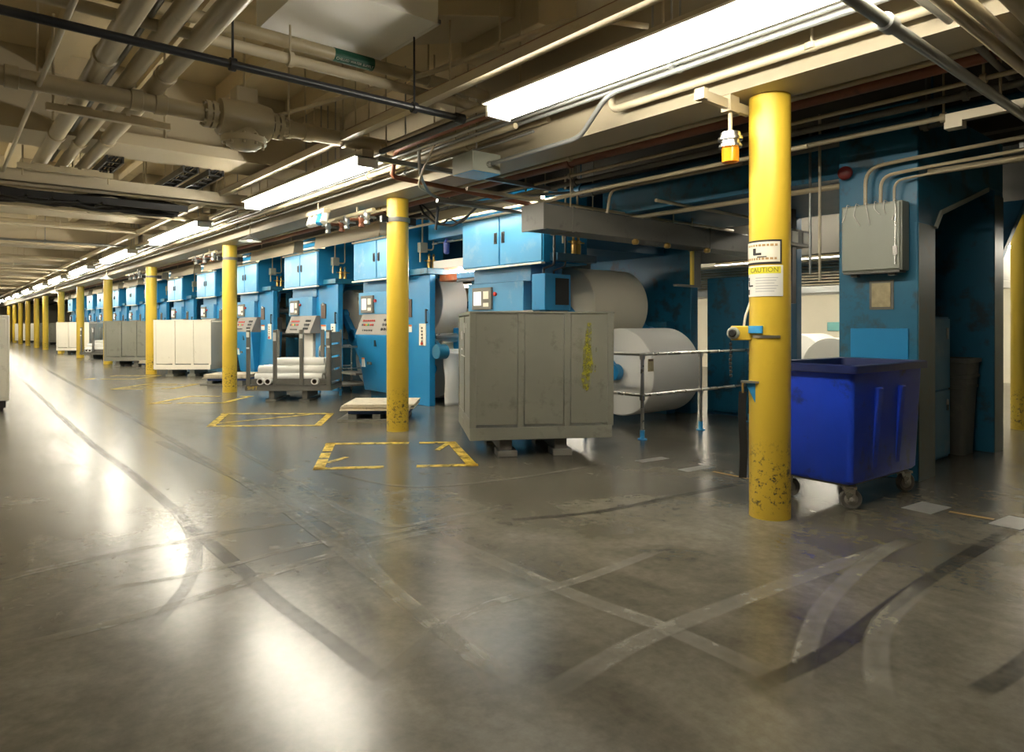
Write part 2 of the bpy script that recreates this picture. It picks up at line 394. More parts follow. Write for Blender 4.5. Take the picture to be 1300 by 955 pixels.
# collar with conduit clamps around the second, third and fourth columns
for y, lab in ((8.25, 'second'), (15.35, 'third'), (22.5, 'fourth')):
    t = thing('column_collar', 'dark clamp ring around the top of the %s yellow column' % lab, 'clamp', (4.85, y, 2.86), 0, 'column clamp rings')
    MB().lathe([(.151, 0), (.168, 0), (.168, .06), (.151, .06)], n=32).build('band', GREYDK, t)
    MB().box(-.26, -.16, -.03, .03, -.01, .07).build('lug', BLACK, t)
    MB().box(.16, .27, -.04, .04, -.02, .08).build('lug', BLACK, t)

# ------------------------------------------------------------------ fluorescent row over the aisle
def aisle_light(y0, L, label, group=None, x=3.6, z=3.2, tube=TUBE):
    t = thing('strip_light', label, 'light', (x, y0, z), 0, group)
    MB().box(-.07, .07, 0, L, .09, .17).build('housing', BEIGE_L, t)
    MB().prism([(-.165, .082), (-.16, .074), (.16, .074), (.165, .082), (.16, .092), (-.16, .092)], 'y', 0, L).build('reflector', REFL, t)
    for s in (-.10, .10):
        MB().cyl((s, .06, .015), (s, L - .06, .015), .022, n=10).build('tube', tube, t)
    for yy in (0.0, L - .03):
        MB().box(-.12, .12, yy, yy + .03, -.02, .09).build('lampholder', REFL, t)
    for yy in (.3, L - .3):
        MB().cyl((0, yy, .17), (0, yy, 4.56 - z), .008, n=6).build('hanger_rod', BEIGE, t)
    return t
ys = [0.9, 6.75, 12.75, 18.6, 24.5, 30.4, 36.3, 42.2, 48.1, 54, 60, 66, 72]
for i, y in enumerate(ys):
    lab = ['large glowing fluorescent strip light at the top, nearest of the aisle row', 'glowing strip light of the aisle row just beyond the rust pipe drop', 'third glowing strip light of the aisle row, over the yellow outlines'][i] if i < 3 else \
        '%s glowing strip light from the near end of the aisle row' % ORD[i]
    aisle_light(y, 3.6, lab, 'aisle strip lights')
# continuous channel rail above the lights
t = thing('light_rail', 'long beige channel carrying the row of aisle strip lights', 'rail', (3.33, -2, 3.42))
MB().prism([(-.045, 0), (.045, 0), (.045, .08), (.035, .08), (.035, .012), (-.035, .012), (-.035, .08), (-.045, .08)], 'y', 0, 80).build('channel', BEIGE, t)
for k in range(26):
    MB().cyl((0, .8 + k * 3, .08), (0, .8 + k * 3, 1.14), .009, n=6).build('hanger_rod', BEIGE, t)
# strip lights added out of view at the left to brighten the far aisle
for i, y in enumerate((12, 18, 25.5, 33, 40.5)):
    aisle_light(y, 3.6, '%s added strip light of the unseen row left of the aisle' % ORD[i], 'added unseen strip lights', x=-2.6, z=3.5, tube=EM('fill_tube', (1.0, .94, .80), 60.0))

# ------------------------------------------------------------------ press units
def bolts(m, pts, r=.012, ax=(-1, 0, 0), h=.01):
    for p in pts: m.cyl(p, Vector(p) + Vector(ax) * h, r, n=8)
def press_end(t):
    # air regulators, junction box and conduit on the end of the cabinet
    jb = MB().box(.30, .46, -.11, 0, 2.80, 2.98).build('junction_box', GREYBOX, t, bevel=.006)
    for q_ in ([(.38, -.05, 2.98), (.38, -.05, 3.6)], [(.33, -.05, 2.80), (.33, -.05, 2.62)], [(.46, -.05, 2.86), (.62, -.05, 2.86), (.62, -.05, 3.4)]): MB().tube(q_, .016, 8, .06).build('conduit', BEIGE, jb)
    for x in (.50, .60):
        MB().lathe([(.012, .0), (.036, .02), (.040, .14), (.03, .16), (.045, .17), (.045, .20), (.02, .22), (.018, .27), (.03, .28), (.012, .32)], (x, -.09, 2.46), (0, 0, 1), 14).build('air_regulator', GOLD, t)
    MB().tube([(.40, -.09, 2.645), (.72, -.09, 2.645)], .012, 8).build('air_line', GOLD, t)
    # frame across the press and drive-side panel
    MB().box(.9, 2.9, .15, 1.6, 2.62, 3.5).build('cross_bridge', NAVY, t, bevel=.01)
    MB().box(2.95, 3.15, -.35, 1.9, 0, 3.4).build('drive_frame', TEAL, t, bevel=.01)
    MB().box(.8, 1.05, 1.15, 1.9, 0, 2.6).build('inner_frame', NAVY, t, bevel=.01)
    MB().cyl((1.05, 1.7, 1.2), (2.95, 1.7, 1.2), .12, n=20).build('guide_roller', STEEL, t); MB().cyl((1.05, 1.45, 1.9), (2.95, 1.45, 1.9), .08, n=16).build('guide_roller', STEEL, t)
def press_unit(Y0, label, variant):
    t = thing('press_unit', label, 'printing press', (6.5, Y0, 0), 0, 'blue press units')
    # overhead cabinet with two doors
    cab = MB().box(0, .88, 0, 1.92, 2.34, 3.42).build('cabinet', BLUE, t, bevel=.012)
    MB().box(-.05, .02, -.01, 1.93, 2.315, 2.34).build('drip_edge', CREAM, cab)
    MB().box(-.05, .02, -.01, 1.93, 3.10, 3.13).build('drip_edge', CREAM, cab)
    for k, (a, c) in enumerate(((.02, .945), (.975, 1.90))):
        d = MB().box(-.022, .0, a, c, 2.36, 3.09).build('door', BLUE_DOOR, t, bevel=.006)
        yy = c - .075 if k == 0 else a + .075
        MB().box(-.034, -.02, yy - .035, yy + .035, 2.68, 2.85).box(-.05, -.03, yy - .012, yy + .012, 2.70, 2.83).build('handle', BLACK, d, bevel=.008)
    # neck and operator housing under the cabinet
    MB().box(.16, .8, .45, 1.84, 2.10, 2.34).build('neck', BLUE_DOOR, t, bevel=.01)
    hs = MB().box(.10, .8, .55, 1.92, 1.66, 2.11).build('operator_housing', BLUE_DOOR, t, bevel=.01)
    p = MB().box(.06, .10, 1.27, 1.76, 1.695, 2.04).build('touch_panel', GREYDK, t, bevel=.006)
    MB().box(.054, .061, 1.52, 1.71, 1.76, 1.98).build('display', SCREEN, p)
    MB().box(.054, .061, 1.33, 1.46, 1.86, 1.98).box(.054, .061, 1.33, 1.46, 1.74, 1.80).build('keypad', CREAM, p)
    MB().lathe([(.03, 0), (.034, .03), (.02, .04)], (.10, 1.20, 1.93), (-1, 0, 0), 12).build('stop_button', RED, p)
    # sloping steel desk
    dk = MB().prism([(.10, 1.67), (.8, 1.67), (.8, 1.265), (-.06, 1.265)], 'y', .33, 1.76)
    dk.build('control_desk', DULLST, t, bevel=.006)
    def on_desk(v, y):  # point on the sloping face
        return Vector((.10 + (-.06 - .10) * v, y, 1.67 + (1.265 - 1.67) * v))
    nrm = Vector((-.405, 0, .16)).normalized()
    bcol = [RED, RED, M('button_green', (.03, .25, .06), .4), M('button_yellow', (.7, .5, .05), .4), RED, BLACK]
    for r in range(2):
        for c in range(6):
            q = on_desk(.33 + r * .2, 1.16 + c * .085); MB().cyl(q - nrm * .002, q + nrm * .018, .022, n=10).build('push_button', bcol[c] if r else RED, t)
    for c in range(5):
        q = on_desk(.8, 1.14 + c * .09); MB().cyl(q - nrm * .002, q + nrm * .016, .016, n=8).build('rotary_switch', BLACK, t)
    for r in range(3):
        for c in range(3):
            q = on_desk(.3 + r * .22, .55 + c * .1); MB().cyl(q - nrm * .002, q + nrm * .022, .026, n=10).build('rotary_switch', BLACK, t)
    if variant == 'white':
        MB().box(.2, .62, .75, 1.25, .05, 1.27).build('pedestal', WHITEP, t, bevel=.01)
        MB().box(.15, .67, .7, 1.3, 0, .06).build('pedestal_foot', WHITEP, t)
    else:
        MB().hexa([(.10, .50, .15), (.8, .50, .15), (.8, 1.66, .15), (.10, 1.66, .15)], [(-.06, .33, 1.265), (.8, .33, 1.265), (.8, 1.76, 1.265), (-.06, 1.76, 1.265)]).build('console_body', BLUE, t, bevel=.008)
        MB().box(.2, .75, .58, 1.58, 0, .16).build('plinth', TEAL, t)
        st = MB().box(.005, .06, 1.50, 1.61, .62, .80).build('sticker', WHITEP, t)
        st.rotation_euler.y = 0
        MB().box(.001, .05, 1.50, 1.61, .775, .80).build('sticker_band', ORANGE, st)
        for y in (1.36, 1.25): MB().cyl((.06, y, .70), (.0, y, .70), .03, n=10).build('vent_plug', GREYDK, t)
        MB().box(-.045, -.02, .95, 1.02, 1.04, 1.16).build('latch', BLACK, t)
    if variant == 'near':
        MB().prism([(.12, 2.36), (.92, 2.36), (.92, 2.47), (.12, 2.47)], 'y', -.16, .02).build('ledge', NAVY, t, bevel=.01)
        press_end(t); return t
    # near-side body with ledge
    MB().box(.20, .32, -.57, .60, 0, 2.36).build('side_body', BLUE, t, bevel=.01)
    MB().prism([(.12, 2.36), (.92, 2.36), (.92, 2.47), (.12, 2.47)], 'y', -.62, .02).prism([(-.45, 2.2), (-.1, 2.36), (-.56, 2.36)], 'x', .32, .38).build('ledge', TEAL, t, bevel=.01)
    cb = MB().box(.182, .20, .02, .26, 1.60, 1.93).build('clipboard', BROWN, t)
    MB().box(.17, .184, .10, .18, 1.90, 1.96).build('clip', STEEL, cb)
    st = MB().box(.192, .20, .02, .27, 1.32, 1.46).build('warning_sticker', WHITEP, t)
    MB().box(.189, .1925, .02, .27, 1.425, 1.46).build('sticker_band', ORANGE, st)
    sp = MB().box(.185, .20, -.46, -.24, 1.08, 1.48).build('switch_plate', CREAM, t, bevel=.004)
    for k in range(5): MB().cyl((.186, -.35, 1.40 - k * .06), (.168, -.35, 1.40 - k * .06), .018, n=8).build('selector_knob', GREYDK, sp)
    MB().lathe([(.028, 0), (.03, .02), (.018, .03)], (.186, -.35, 1.12), (-1, 0, 0), 10).build('stop_button', RED, sp)
    h = MB(); h.cyl((.2, -.50, 1.5), (.17, -.50, 1.5), .012, n=8).cyl((.2, -.50, 1.72), (.17, -.50, 1.72), .012, n=8).box(.155, .175, -.515, -.485, 1.48, 1.74)
    h.build('door_handle', BLACK, t)
    press_end(t)
    return t
pu = [7.08, 10.86, 14.51, 18.3, 21.9, 25.6, 29.25, 32.9, 36.5, 40.3, 43.6, 47.3, 51.0]
pl = ['nearest blue press unit, behind the large grey bin', 'blue press unit with a steel control desk just behind the second column', 'blue press unit with a white pedestal behind the tube rack', 'blue press unit between the third column and the tube rack',
      'blue press unit above the right end of the cream bin', 'blue press unit above the left half of the cream bin', 'blue press unit hidden mostly by the fourth column', 'blue press unit above the right of the dark grey bin', 'blue press unit above the left of the dark grey bin',
      'blue press unit left of the fifth column', 'far blue press unit right of the sixth column', 'far blue press unit between the sixth and seventh columns', 'farthest blue press unit of the row']
for i, y in enumerate(pu):
    if i == 0: press_unit(y, pl[i], 'near')
    elif i == 1: P0 = press_unit(y, pl[i], 'blue')
    elif i == 2: press_unit(y, pl[i], 'white')
    else: dup(P0, (6.5, y, 0), 0, pl[i])
# task light hoods along the press faces
def task_light(y, label, slim=False):
    t = thing('task_light', label, 'light', (5.72, y, 2.96), 0, 'hooded press lights')
    if slim:
        t.location = (5.95, y, 2.99)
        MB().box(.05, .18, 0, 2.6, .17, .23).box(.03, .05, 0, 2.6, .09, .23).build('hood', BEIGE_L, t); MB().cyl((.13, .04, .14), (.13, 2.56, .14), .02, n=10).build('tube', TUBE2, t)
        for yy in (.4, 2.2): MB().tube([(.13, yy, .23), (.13, yy, .54)], .012, 8).build('hanger_rod', BEIGE, t)
        return t
    MB().prism([(0, 0), (.02, 0), (.05, .26), (.26, .30), (.26, .315), (.04, .28)], 'y', 0, 2.6).build('hood', BEIGE_L, t)
    MB().box(.03, .22, 0, .02, .02, .28).build('end_cap', BEIGE_L, t); MB().box(.03, .22, 2.58, 2.6, .02, .28).build('end_cap', BEIGE_L, t)
    MB().cyl((.13, .04, .14), (.13, 2.56, .14), .02, n=10).build('tube', TUBE2, t)
    for yy in (.4, 2.2): MB().tube([(.13, yy, .29), (.13, yy, .58)], .012, 8).build('hanger_rod', BEIGE, t)
    return t
tl = ['slim bare strip light in front of the nearest press unit', 'beige hooded light just left of the second column', 'beige hooded light above the steel rack of tubes', 'beige hooded light at the top of the third column'] + ['hooded light over the %s press unit from the near end' % ORD[k] for k in range(4, 13)]
for i, y in enumerate(pu): task_light(y - .5, tl[i], i == 0)

# ------------------------------------------------------------------ paper reels
def paper_roll(x0, x1, y, z, r, label, mat=PAPER, group='big paper reels'):
    t = thing('paper_roll', label, 'paper roll', (x0, y, z), 0, group)
    L = x1 - x0
    MB().lathe([(.07, 0), (r - .012, 0), (r, .012), (r, L - .012), (r - .012, L), (.07, L)], (0, 0, 0), (1, 0, 0), 64).build('paper', mat, t)
    MB().lathe([(.045, -.01), (.07, -.01), (.07, L + .01), (.045, L + .01)], (0, 0, 0), (1, 0, 0), 24).build('core', BROWN, t)
    return t
paper_roll(7.66, 8.77, 6.70, .765, .64, 'large white paper reel near the floor behind the handrail')
paper_roll(7.66, 8.92, 7.78, 1.76, .60, 'upper paper reel toned by painted warm light, behind the nearest press unit', PAPER2)
paper_roll(7.25, 7.82, 11.30, 1.89, .62, 'upper white paper reel right of the second column', PAPER)
paper_roll(7.25, 7.82, 10.95, .62, .55, 'lower paper reel right of the second column, behind the hanging sheet', PAPER2)
paper_roll(7.35, 8.5, 14.75, 1.70, .58, 'upper paper reel left of the second column', PAPER2)
paper_roll(7.35, 8.5, 13.8, .70, .58, 'lower paper reel left of the second column behind the steps', PAPER)
# reel stands: arms that carry the reels
def reel_stand(x0, x1, cy, cz, ends, label):
    t = thing('reel_stand', label, 'reel stand', (0, cy, 0), 0, 'paper reel stands')
    for x in (x0 - .16, x1 + .04):
        m = MB()
        for (yy, zz) in ends:
            a = Vector((x, 0, cz)); e = Vector((x, yy - cy, zz)); d = (e - a).normalized(); n = Vector((0, -d.z, d.y)) * .10
            m.hexa([a + n, a - n, a - n + Vector((.12, 0, 0)), a + n + Vector((.12, 0, 0))], [e + n * .7, e - n * .7, e - n * .7 + Vector((.12, 0, 0)), e + n * .7 + Vector((.12, 0, 0))])
            m.cyl(e, e + Vector((.12, 0, 0)), .12, n=18)
        m.cyl((x, 0, cz), (x + .12, 0, cz), .17, n=20)
        m.build('arm', BLUE, t, bevel=.008)
    for (yy, zz) in ends:
        MB().cyl((x0 - .1, yy - cy, zz), (x1 + .1, yy - cy, zz), .044, n=12).build('spindle', STEEL, t)
    MB().cyl((x0 - .1, 0, cz), (x1 + .2, 0, cz), .08, n=16).build('shaft', STEEL, t)
    MB().box(x1 + .18, x1 + .42, -.3, .3, 0, cz + .25).build('pedestal', TEAL, t, bevel=.01)
    return t
reel_stand(7.66, 8.90, 7.24, 1.26, [(6.70, .765), (7.78, 1.76)], 'blue reel stand carrying the two reels behind the handrail')
reel_stand(7.25, 7.82, 11.75, 1.2, [(10.95, .62), (11.30, 1.89)], 'blue reel stand right of the second column')
reel_stand(7.35, 8.5, 14.28, 1.2, [(13.8, .70), (14.75, 1.70)], 'blue reel stand left of the second column')
# web roller, hanging sheet and drive arm beside the second column
t = thing('web_roller', 'bright steel web roller on a blue arm right of the second column', 'roller', (0, 10.5, 0))
MB().cyl((6.93, 0, 1.22), (7.42, 0, 1.22), .085, n=24).build('roller', STEEL, t)
MB().cyl((6.95, -.22, .98), (7.42, -.22, .98), .04, n=16).build('small_roller', WHITEP, t)
MB().box(7.42, 7.56, -.32, .10, 0, 1.40).build('arm', BLUE, t, bevel=.02)
m = MB().hexa([(6.84, .30, 1.25), (6.91, .30, 1.25), (6.91, .30, 1.45), (6.84, .30, 1.45)], [(6.84, -.3, .88), (6.91, -.3, .88), (6.91, -.3, 1.08), (6.84, -.3, 1.08)])
m.cyl((6.72, -.38, .98), (6.93, -.38, .98), .13, n=20).cyl((6.83, .30, 1.35), (6.93, .30, 1.35), .12, n=16)
m.build('drive_arm', TEAL, t, bevel=.01)
vs = []; fs = []
for i in range(14):
    z = .97 - i * .075; yy = -.29 + .02 * math.sin(i * .7) - .004 * i
    vs += [(6.96, yy, z), (7.14, yy + .01 * math.sin(i), z), (7.32, yy, z)]
for i in range(13):
    for k in range(2): fs.append((3 * i + k, 3 * i + k + 1, 3 * i + k + 4, 3 * i + k + 3))
s = MB().add(vs, fs).build('paper_web', PAPER); s.location = (0, 10.52, 0)
sm = s.modifiers.new('thick', 'SOLIDIFY'); sm.thickness = .002
tag(s, 'white paper sheet hanging to the floor right of the second column', 'paper sheet')
# overhead blue box with filter bowls, light hood and clutter between the two near units
t = thing('overhead_box', 'bright blue overhead box with two blue filter bowls beneath', 'machine box', (6.9, 9.05, 2.75))
MB().box(0, .08, 0, 1.6, .26, .70).box(.08, .5, 0, 1.6, .26, .5).build('housing', LBLUE, t, bevel=.01)
for y in (.35, 1.15):
    MB().lathe([(.03, -.14), (.05, -.12), (.055, .06), (.03, .08), (.025, .14)], (.1, y, .12), (0, 0, 1), 14).build('filter_bowl', FILTER, t)
MB().tube([(.1, -.0, .20), (.1, 1.6, .20)], .018, 8).build('manifold_pipe', STEEL, t)
t = thing('reel_light', 'white angular lamp housing left of the nearest press cabinet, lighting the reel', 'light', (6.95, 9.05, 2.42))
MB().prism([(0, .06), (.06, .02), (.44, .02), (.5, .06), (.5, .24), (0, .20)], 'y', 0, 1.5).build('housing', WHITEP, t, bevel=.008)
MB().cyl((.15, .05, .0), (.15, 1.45, .0), .02, n=10).build('tube', TUBE2, t); MB().cyl((.35, .05, .0), (.35, 1.45, .0), .02, n=10).build('tube', TUBE2, t)
t = thing('spray_bar', 'orange and light blue bar below the white reel lamp', 'machine bar', (6.93, 8.95, 2.26))
MB().box(.02, .3, .85, 1.4, -.02, .10).build('stained_end', M('orange_stain', (.70, .17, .05), .5, var=.4, scale=9, dirt_glare=((.75, .45, .25), .6, 8, .5)), t, bevel=.01)
MB().box(.0, .3, .0, .84, .0, .10).build('cover', LBLUE, t, bevel=.01); MB().box(-.03, .0, -.05, .8, -.06, -.01).build('dark_rail', BLACK, t)
# blue control box on the end of the nearest press unit
t = thing('control_box', 'blue control box with a dark mesh door beside the nearest touch panel', 'control box', (6.5, 7.05, 1.66))
MB().box(0, .51, 0, .28, 0, .52).build('housing', BLUE, t, bevel=.012)
MB().box(.20, .46, -.012, 0, .08, .46).build('mesh_door', RUBBER, t)
MB().tube([(.1, .14, .52), (.1, .14, .60), (.1, -.08, .64), (.1, -.08, 1.3)], .02, 8, .05).tube([(.3, .14, .52), (.3, .14, .58), (.3, -.1, .62), (.3, -.1, 1.3)], .014, 8, .05).build('cable', BLACK, t)
MB().box(.1, .2, .1, .22, -1.66, 0).build('support_post', TEAL, t)

# ------------------------------------------------------------------ near blue portal frame
t = thing('portal_frame', 'scuffed blue portal frame of the press at the right', 'machine frame', (0, 0, 0))
Y1, Y2 = 2.45, 3.18
WORNED = M('worn_grey_blue', (.075, .115, .115), .4, var=.2, scale=4, dirt_glare=((.10, .095, .075), .6, 7, .5))
MB().box(6.95, 7.36, Y1, Y2, 0, 2.42).build('post', TEAL, t, bevel=.012)
for xa, xb, zt in ((6.955, 7.355, 2.40), (9.185, 9.495, 2.93)): MB().box(xa, xb, Y1 - .006, Y1, .0, zt).build('worn_edge_plate', WORNED, t)
MB().prism([(6.95, 2.40), (7.36, 2.40), (7.50, 2.56), (8.95, 2.98), (9.50, 2.98), (9.50, 3.55), (6.95, 3.55)], 'y', Y1, Y2).build('header', TEAL, t, bevel=.012)
MB().prism([(7.34, 2.40), (7.38, 2.38), (7.52, 2.53), (8.93, 2.93), (8.93, 2.975), (7.50, 2.57)], 'y', Y1 - .02, Y2).build('haunch_flange', GREYBOX, t)
MB().box(9.18, 9.50, Y1, Y2, 0, 2.99).build('post', TEAL, t, bevel=.012)
MB().prism([(9.50, 2.20), (9.50, 2.32), (10.4, 3.02), (11.2, 3.02), (11.2, 2.94), (10.45, 2.94)], 'y', Y1, Y2).build('haunch', TEAL, t, bevel=.01)
MB().box(7.36, 9.18, 3.22, 3.30, 0, 3.0).build('back_panel', NAVY, t)
MB().box(7.36, 9.18, 3.05, 3.20, 2.18, 2.34).build('crossbar', TEAL, t, bevel=.008)
ap = MB().box(6.935, 6.95, 2.53, 3.06, 1.12, 1.42).build('access_panel', BLUE, t, bevel=.006)
MB().box(6.94, 6.95, 2.66, 2.88, 1.60, 1.88).build('plate_frame', GREYDK, t)
MB().box(6.93, 6.945, 2.685, 2.855, 1.625, 1.855).build('foil_plate', BADGE, t)
t = thing('enclosure', 'grey electrical enclosure mounted high on the blue portal post', 'electrical box', (6.93, 2.52, 1.96))
MB().box(-.16, 0, 0, .55, 0, .64).build('box', GREYBOX, t, bevel=.008)
MB().box(-.18, -.16, .015, .535, .012, .628).build('door', GREYBOX, t, bevel=.008)
MB().box(-.17, -.02, .02, .53, -.02, 0).box(-.12, -.06, .42, .48, -.045, 0).box(-.12, -.06, .08, .14, -.045, 0).build('bottom_glands', GREYDK, t)
MB().box(-.195, -.178, .03, .07, .14, .22).cyl((-.185, .05, .05), (-.185, .05, .60), .008, n=8).build('latch', STEEL, t)
for (yy, h, r) in ((.36, .36, .018), (.22, .26, .016), (.10, .20, .012)):
    MB().tube([(-.08, yy, .64), (-.08, yy, .64 + h), (-.08, yy - .35, .64 + h + .02), (-.08, yy - 2.6, .64 + h + .07)], r, 8, .16).build('conduit', BEIGE, t)
for k in range(6):
    yy = .06 + k * .085; L = random.uniform(.10, .34)
    MB().tube([(-.1, yy, .645), (-.19, yy, .655), (-.2, yy + random.uniform(-.03, .03), .64 - L * .5), (-.195, yy + random.uniform(-.05, .05), .64 - L)], .0035, 6, .02).build('wire', WHITEP, t)
t = thing('locker', 'light blue two door locker standing inside the portal', 'cabinet', (7.75, 2.72, 0))
MB().box(0, .84, 0, .36, 0, 1.54).build('body', BLUE, t, bevel=.01)
for z0, z1 in ((.03, .74), (.76, 1.52)):
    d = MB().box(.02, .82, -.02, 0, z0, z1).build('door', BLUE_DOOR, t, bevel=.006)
    MB().box(.70, .73, -.035, -.02, z1 - .22, z1 - .10).build('handle', STEEL, d)
t = thing('trash_can', 'tall grey ribbed trash can standing beside the blue locker', 'trash can', (8.90, 2.80, 0))
def rr(w, d, z, c=.05, n=4):
    P = []
    for sx, sy, a0 in ((1, 1, 0), (-1, 1, PI / 2), (-1, -1, PI), (1, -1, 1.5 * PI)):
        for k in range(n + 1):
            a = a0 + PI / 2 * k / n; P.append((sx * (w / 2 - c) + c * math.cos(a), sy * (d / 2 - c) + c * math.sin(a), z))
    return P
def loft(rings, cap=(True, True)):
    m = MB(); n = len(rings[0]); vs = [p for r in rings for p in r]
    fs = [(j * n + i, j * n + (i + 1) % n, (j + 1) * n + (i + 1) % n, (j + 1) * n + i) for j in range(len(rings) - 1) for i in range(n)]
    if cap[0]: fs.append(tuple(range(n - 1, -1, -1)))
    if cap[1]: fs.append(tuple(range((len(rings) - 1) * n, len(rings) * n)))
    return m.add(vs, fs)
CAN = M('grey_can_plastic', (.11, .11, .095), .5, var=.2, scale=5, dirt_glare=((.24, .22, .17), .4, 7, .60))
loft([rr(.36, .36, 0), rr(.42, .42, .74), rr(.45, .45, .745), rr(.45, .45, .775), rr(.43, .43, .78), rr(.44, .44, .86), rr(.47, .47, .865), rr(.47, .47, .895), rr(.45, .45, .90), rr(.46, .46, 1.03)], (True, False)).build('body', CAN, t)
loft([rr(.46, .46, 1.03), rr(.50, .50, 1.035), rr(.50, .50, 1.075), rr(.45, .45, 1.08), rr(.42, .42, .7), rr(.34, .34, .04)], (False, True)).build('rim', CAN, t)

# ------------------------------------------------------------------ blue rolling cart
R0 = math.radians
t = thing('rolling_cart', 'scuffed royal blue plastic box cart on casters behind the nearest column', 'cart', (6.0, 2.68, 0), math.radians(-2.8))
W, D = 1.25, .74
def cr(w, d, z): return rr(w, d, z, .045, 5)
loft([cr(W - .14, D - .12, .205), cr(W - .10, D - .08, .23), cr(W - .02, D - .02, 1.08)], (True, False)).build('tub', CARTB, t)
loft([cr(W - .02, D - .02, 1.075), cr(W + .06, D + .06, 1.08), cr(W + .06, D + .06, 1.135), cr(W + .03, D + .03, 1.145), cr(W - .05, D - .05, 1.14), cr(W - .07, D - .07, 1.06), cr(W - .2, D - .2, .27)], (False, True)).build('rim', RIMB, t)
for x in (-.2, .2):     # moulded ribs on both long sides
    for s in (-1, 1):
        m = MB(); m.hexa([(x - .045, s * (D / 2 - .04), .27), (x + .045, s * (D / 2 - .04), .27), (x + .045, s * (D / 2 - .09), .27), (x - .045, s * (D / 2 - .09), .27)],
                         [(x - .045, s * (D / 2 + .016), .95), (x + .045, s * (D / 2 + .016), .95), (x + .045, s * (D / 2 - .06), .95), (x - .045, s * (D / 2 - .06), .95)])
        m.build('rib', CARTB, t, bevel=.012)
MB().box(-.52, .52, -.28, .28, .18, .205).build('chassis', GREYDK, t, bevel=.006)
for x in (-.48, .48):
    for y in (-.26, .26):
        c = MB().box(-.05, .05, -.05, .05, .165, .185).hexa([(-.012, -.036, .07), (.04, -.036, .07), (.04, -.028, .07), (-.012, -.028, .07)], [(-.045, -.036, .17), (.045, -.036, .17), (.045, -.028, .17), (-.045, -.028, .17)]).hexa([(-.012, .028, .07), (.04, .028, .07), (.04, .036, .07), (-.012, .036, .07)], [(-.045, .028, .17), (.045, .028, .17), (.045, .036, .17), (-.045, .036, .17)]).build('caster', STEEL, t)
        c.location = (x, y, 0); c.rotation_euler.z = R0(-50 + 24 * (x > 0) - 15 * (y > 0))
        MB().lathe([(.05, -.016), (.074, -.022), (.082, -.014), (.082, .014), (.074, .022), (.05, .016)], (.015, 0, .082), (0, 1, 0), 28).build('wheel', M('grey_wheel', (.10, .092, .08), .5), c)
        MB().lathe([(.012, -.042), (.03, -.026), (.05, -.018), (.05, .018), (.03, .026), (.012, .042)], (.015, 0, .082), (0, 1, 0), 16).build('hub', M('pale_hub', (.36, .34, .30), .45), c)

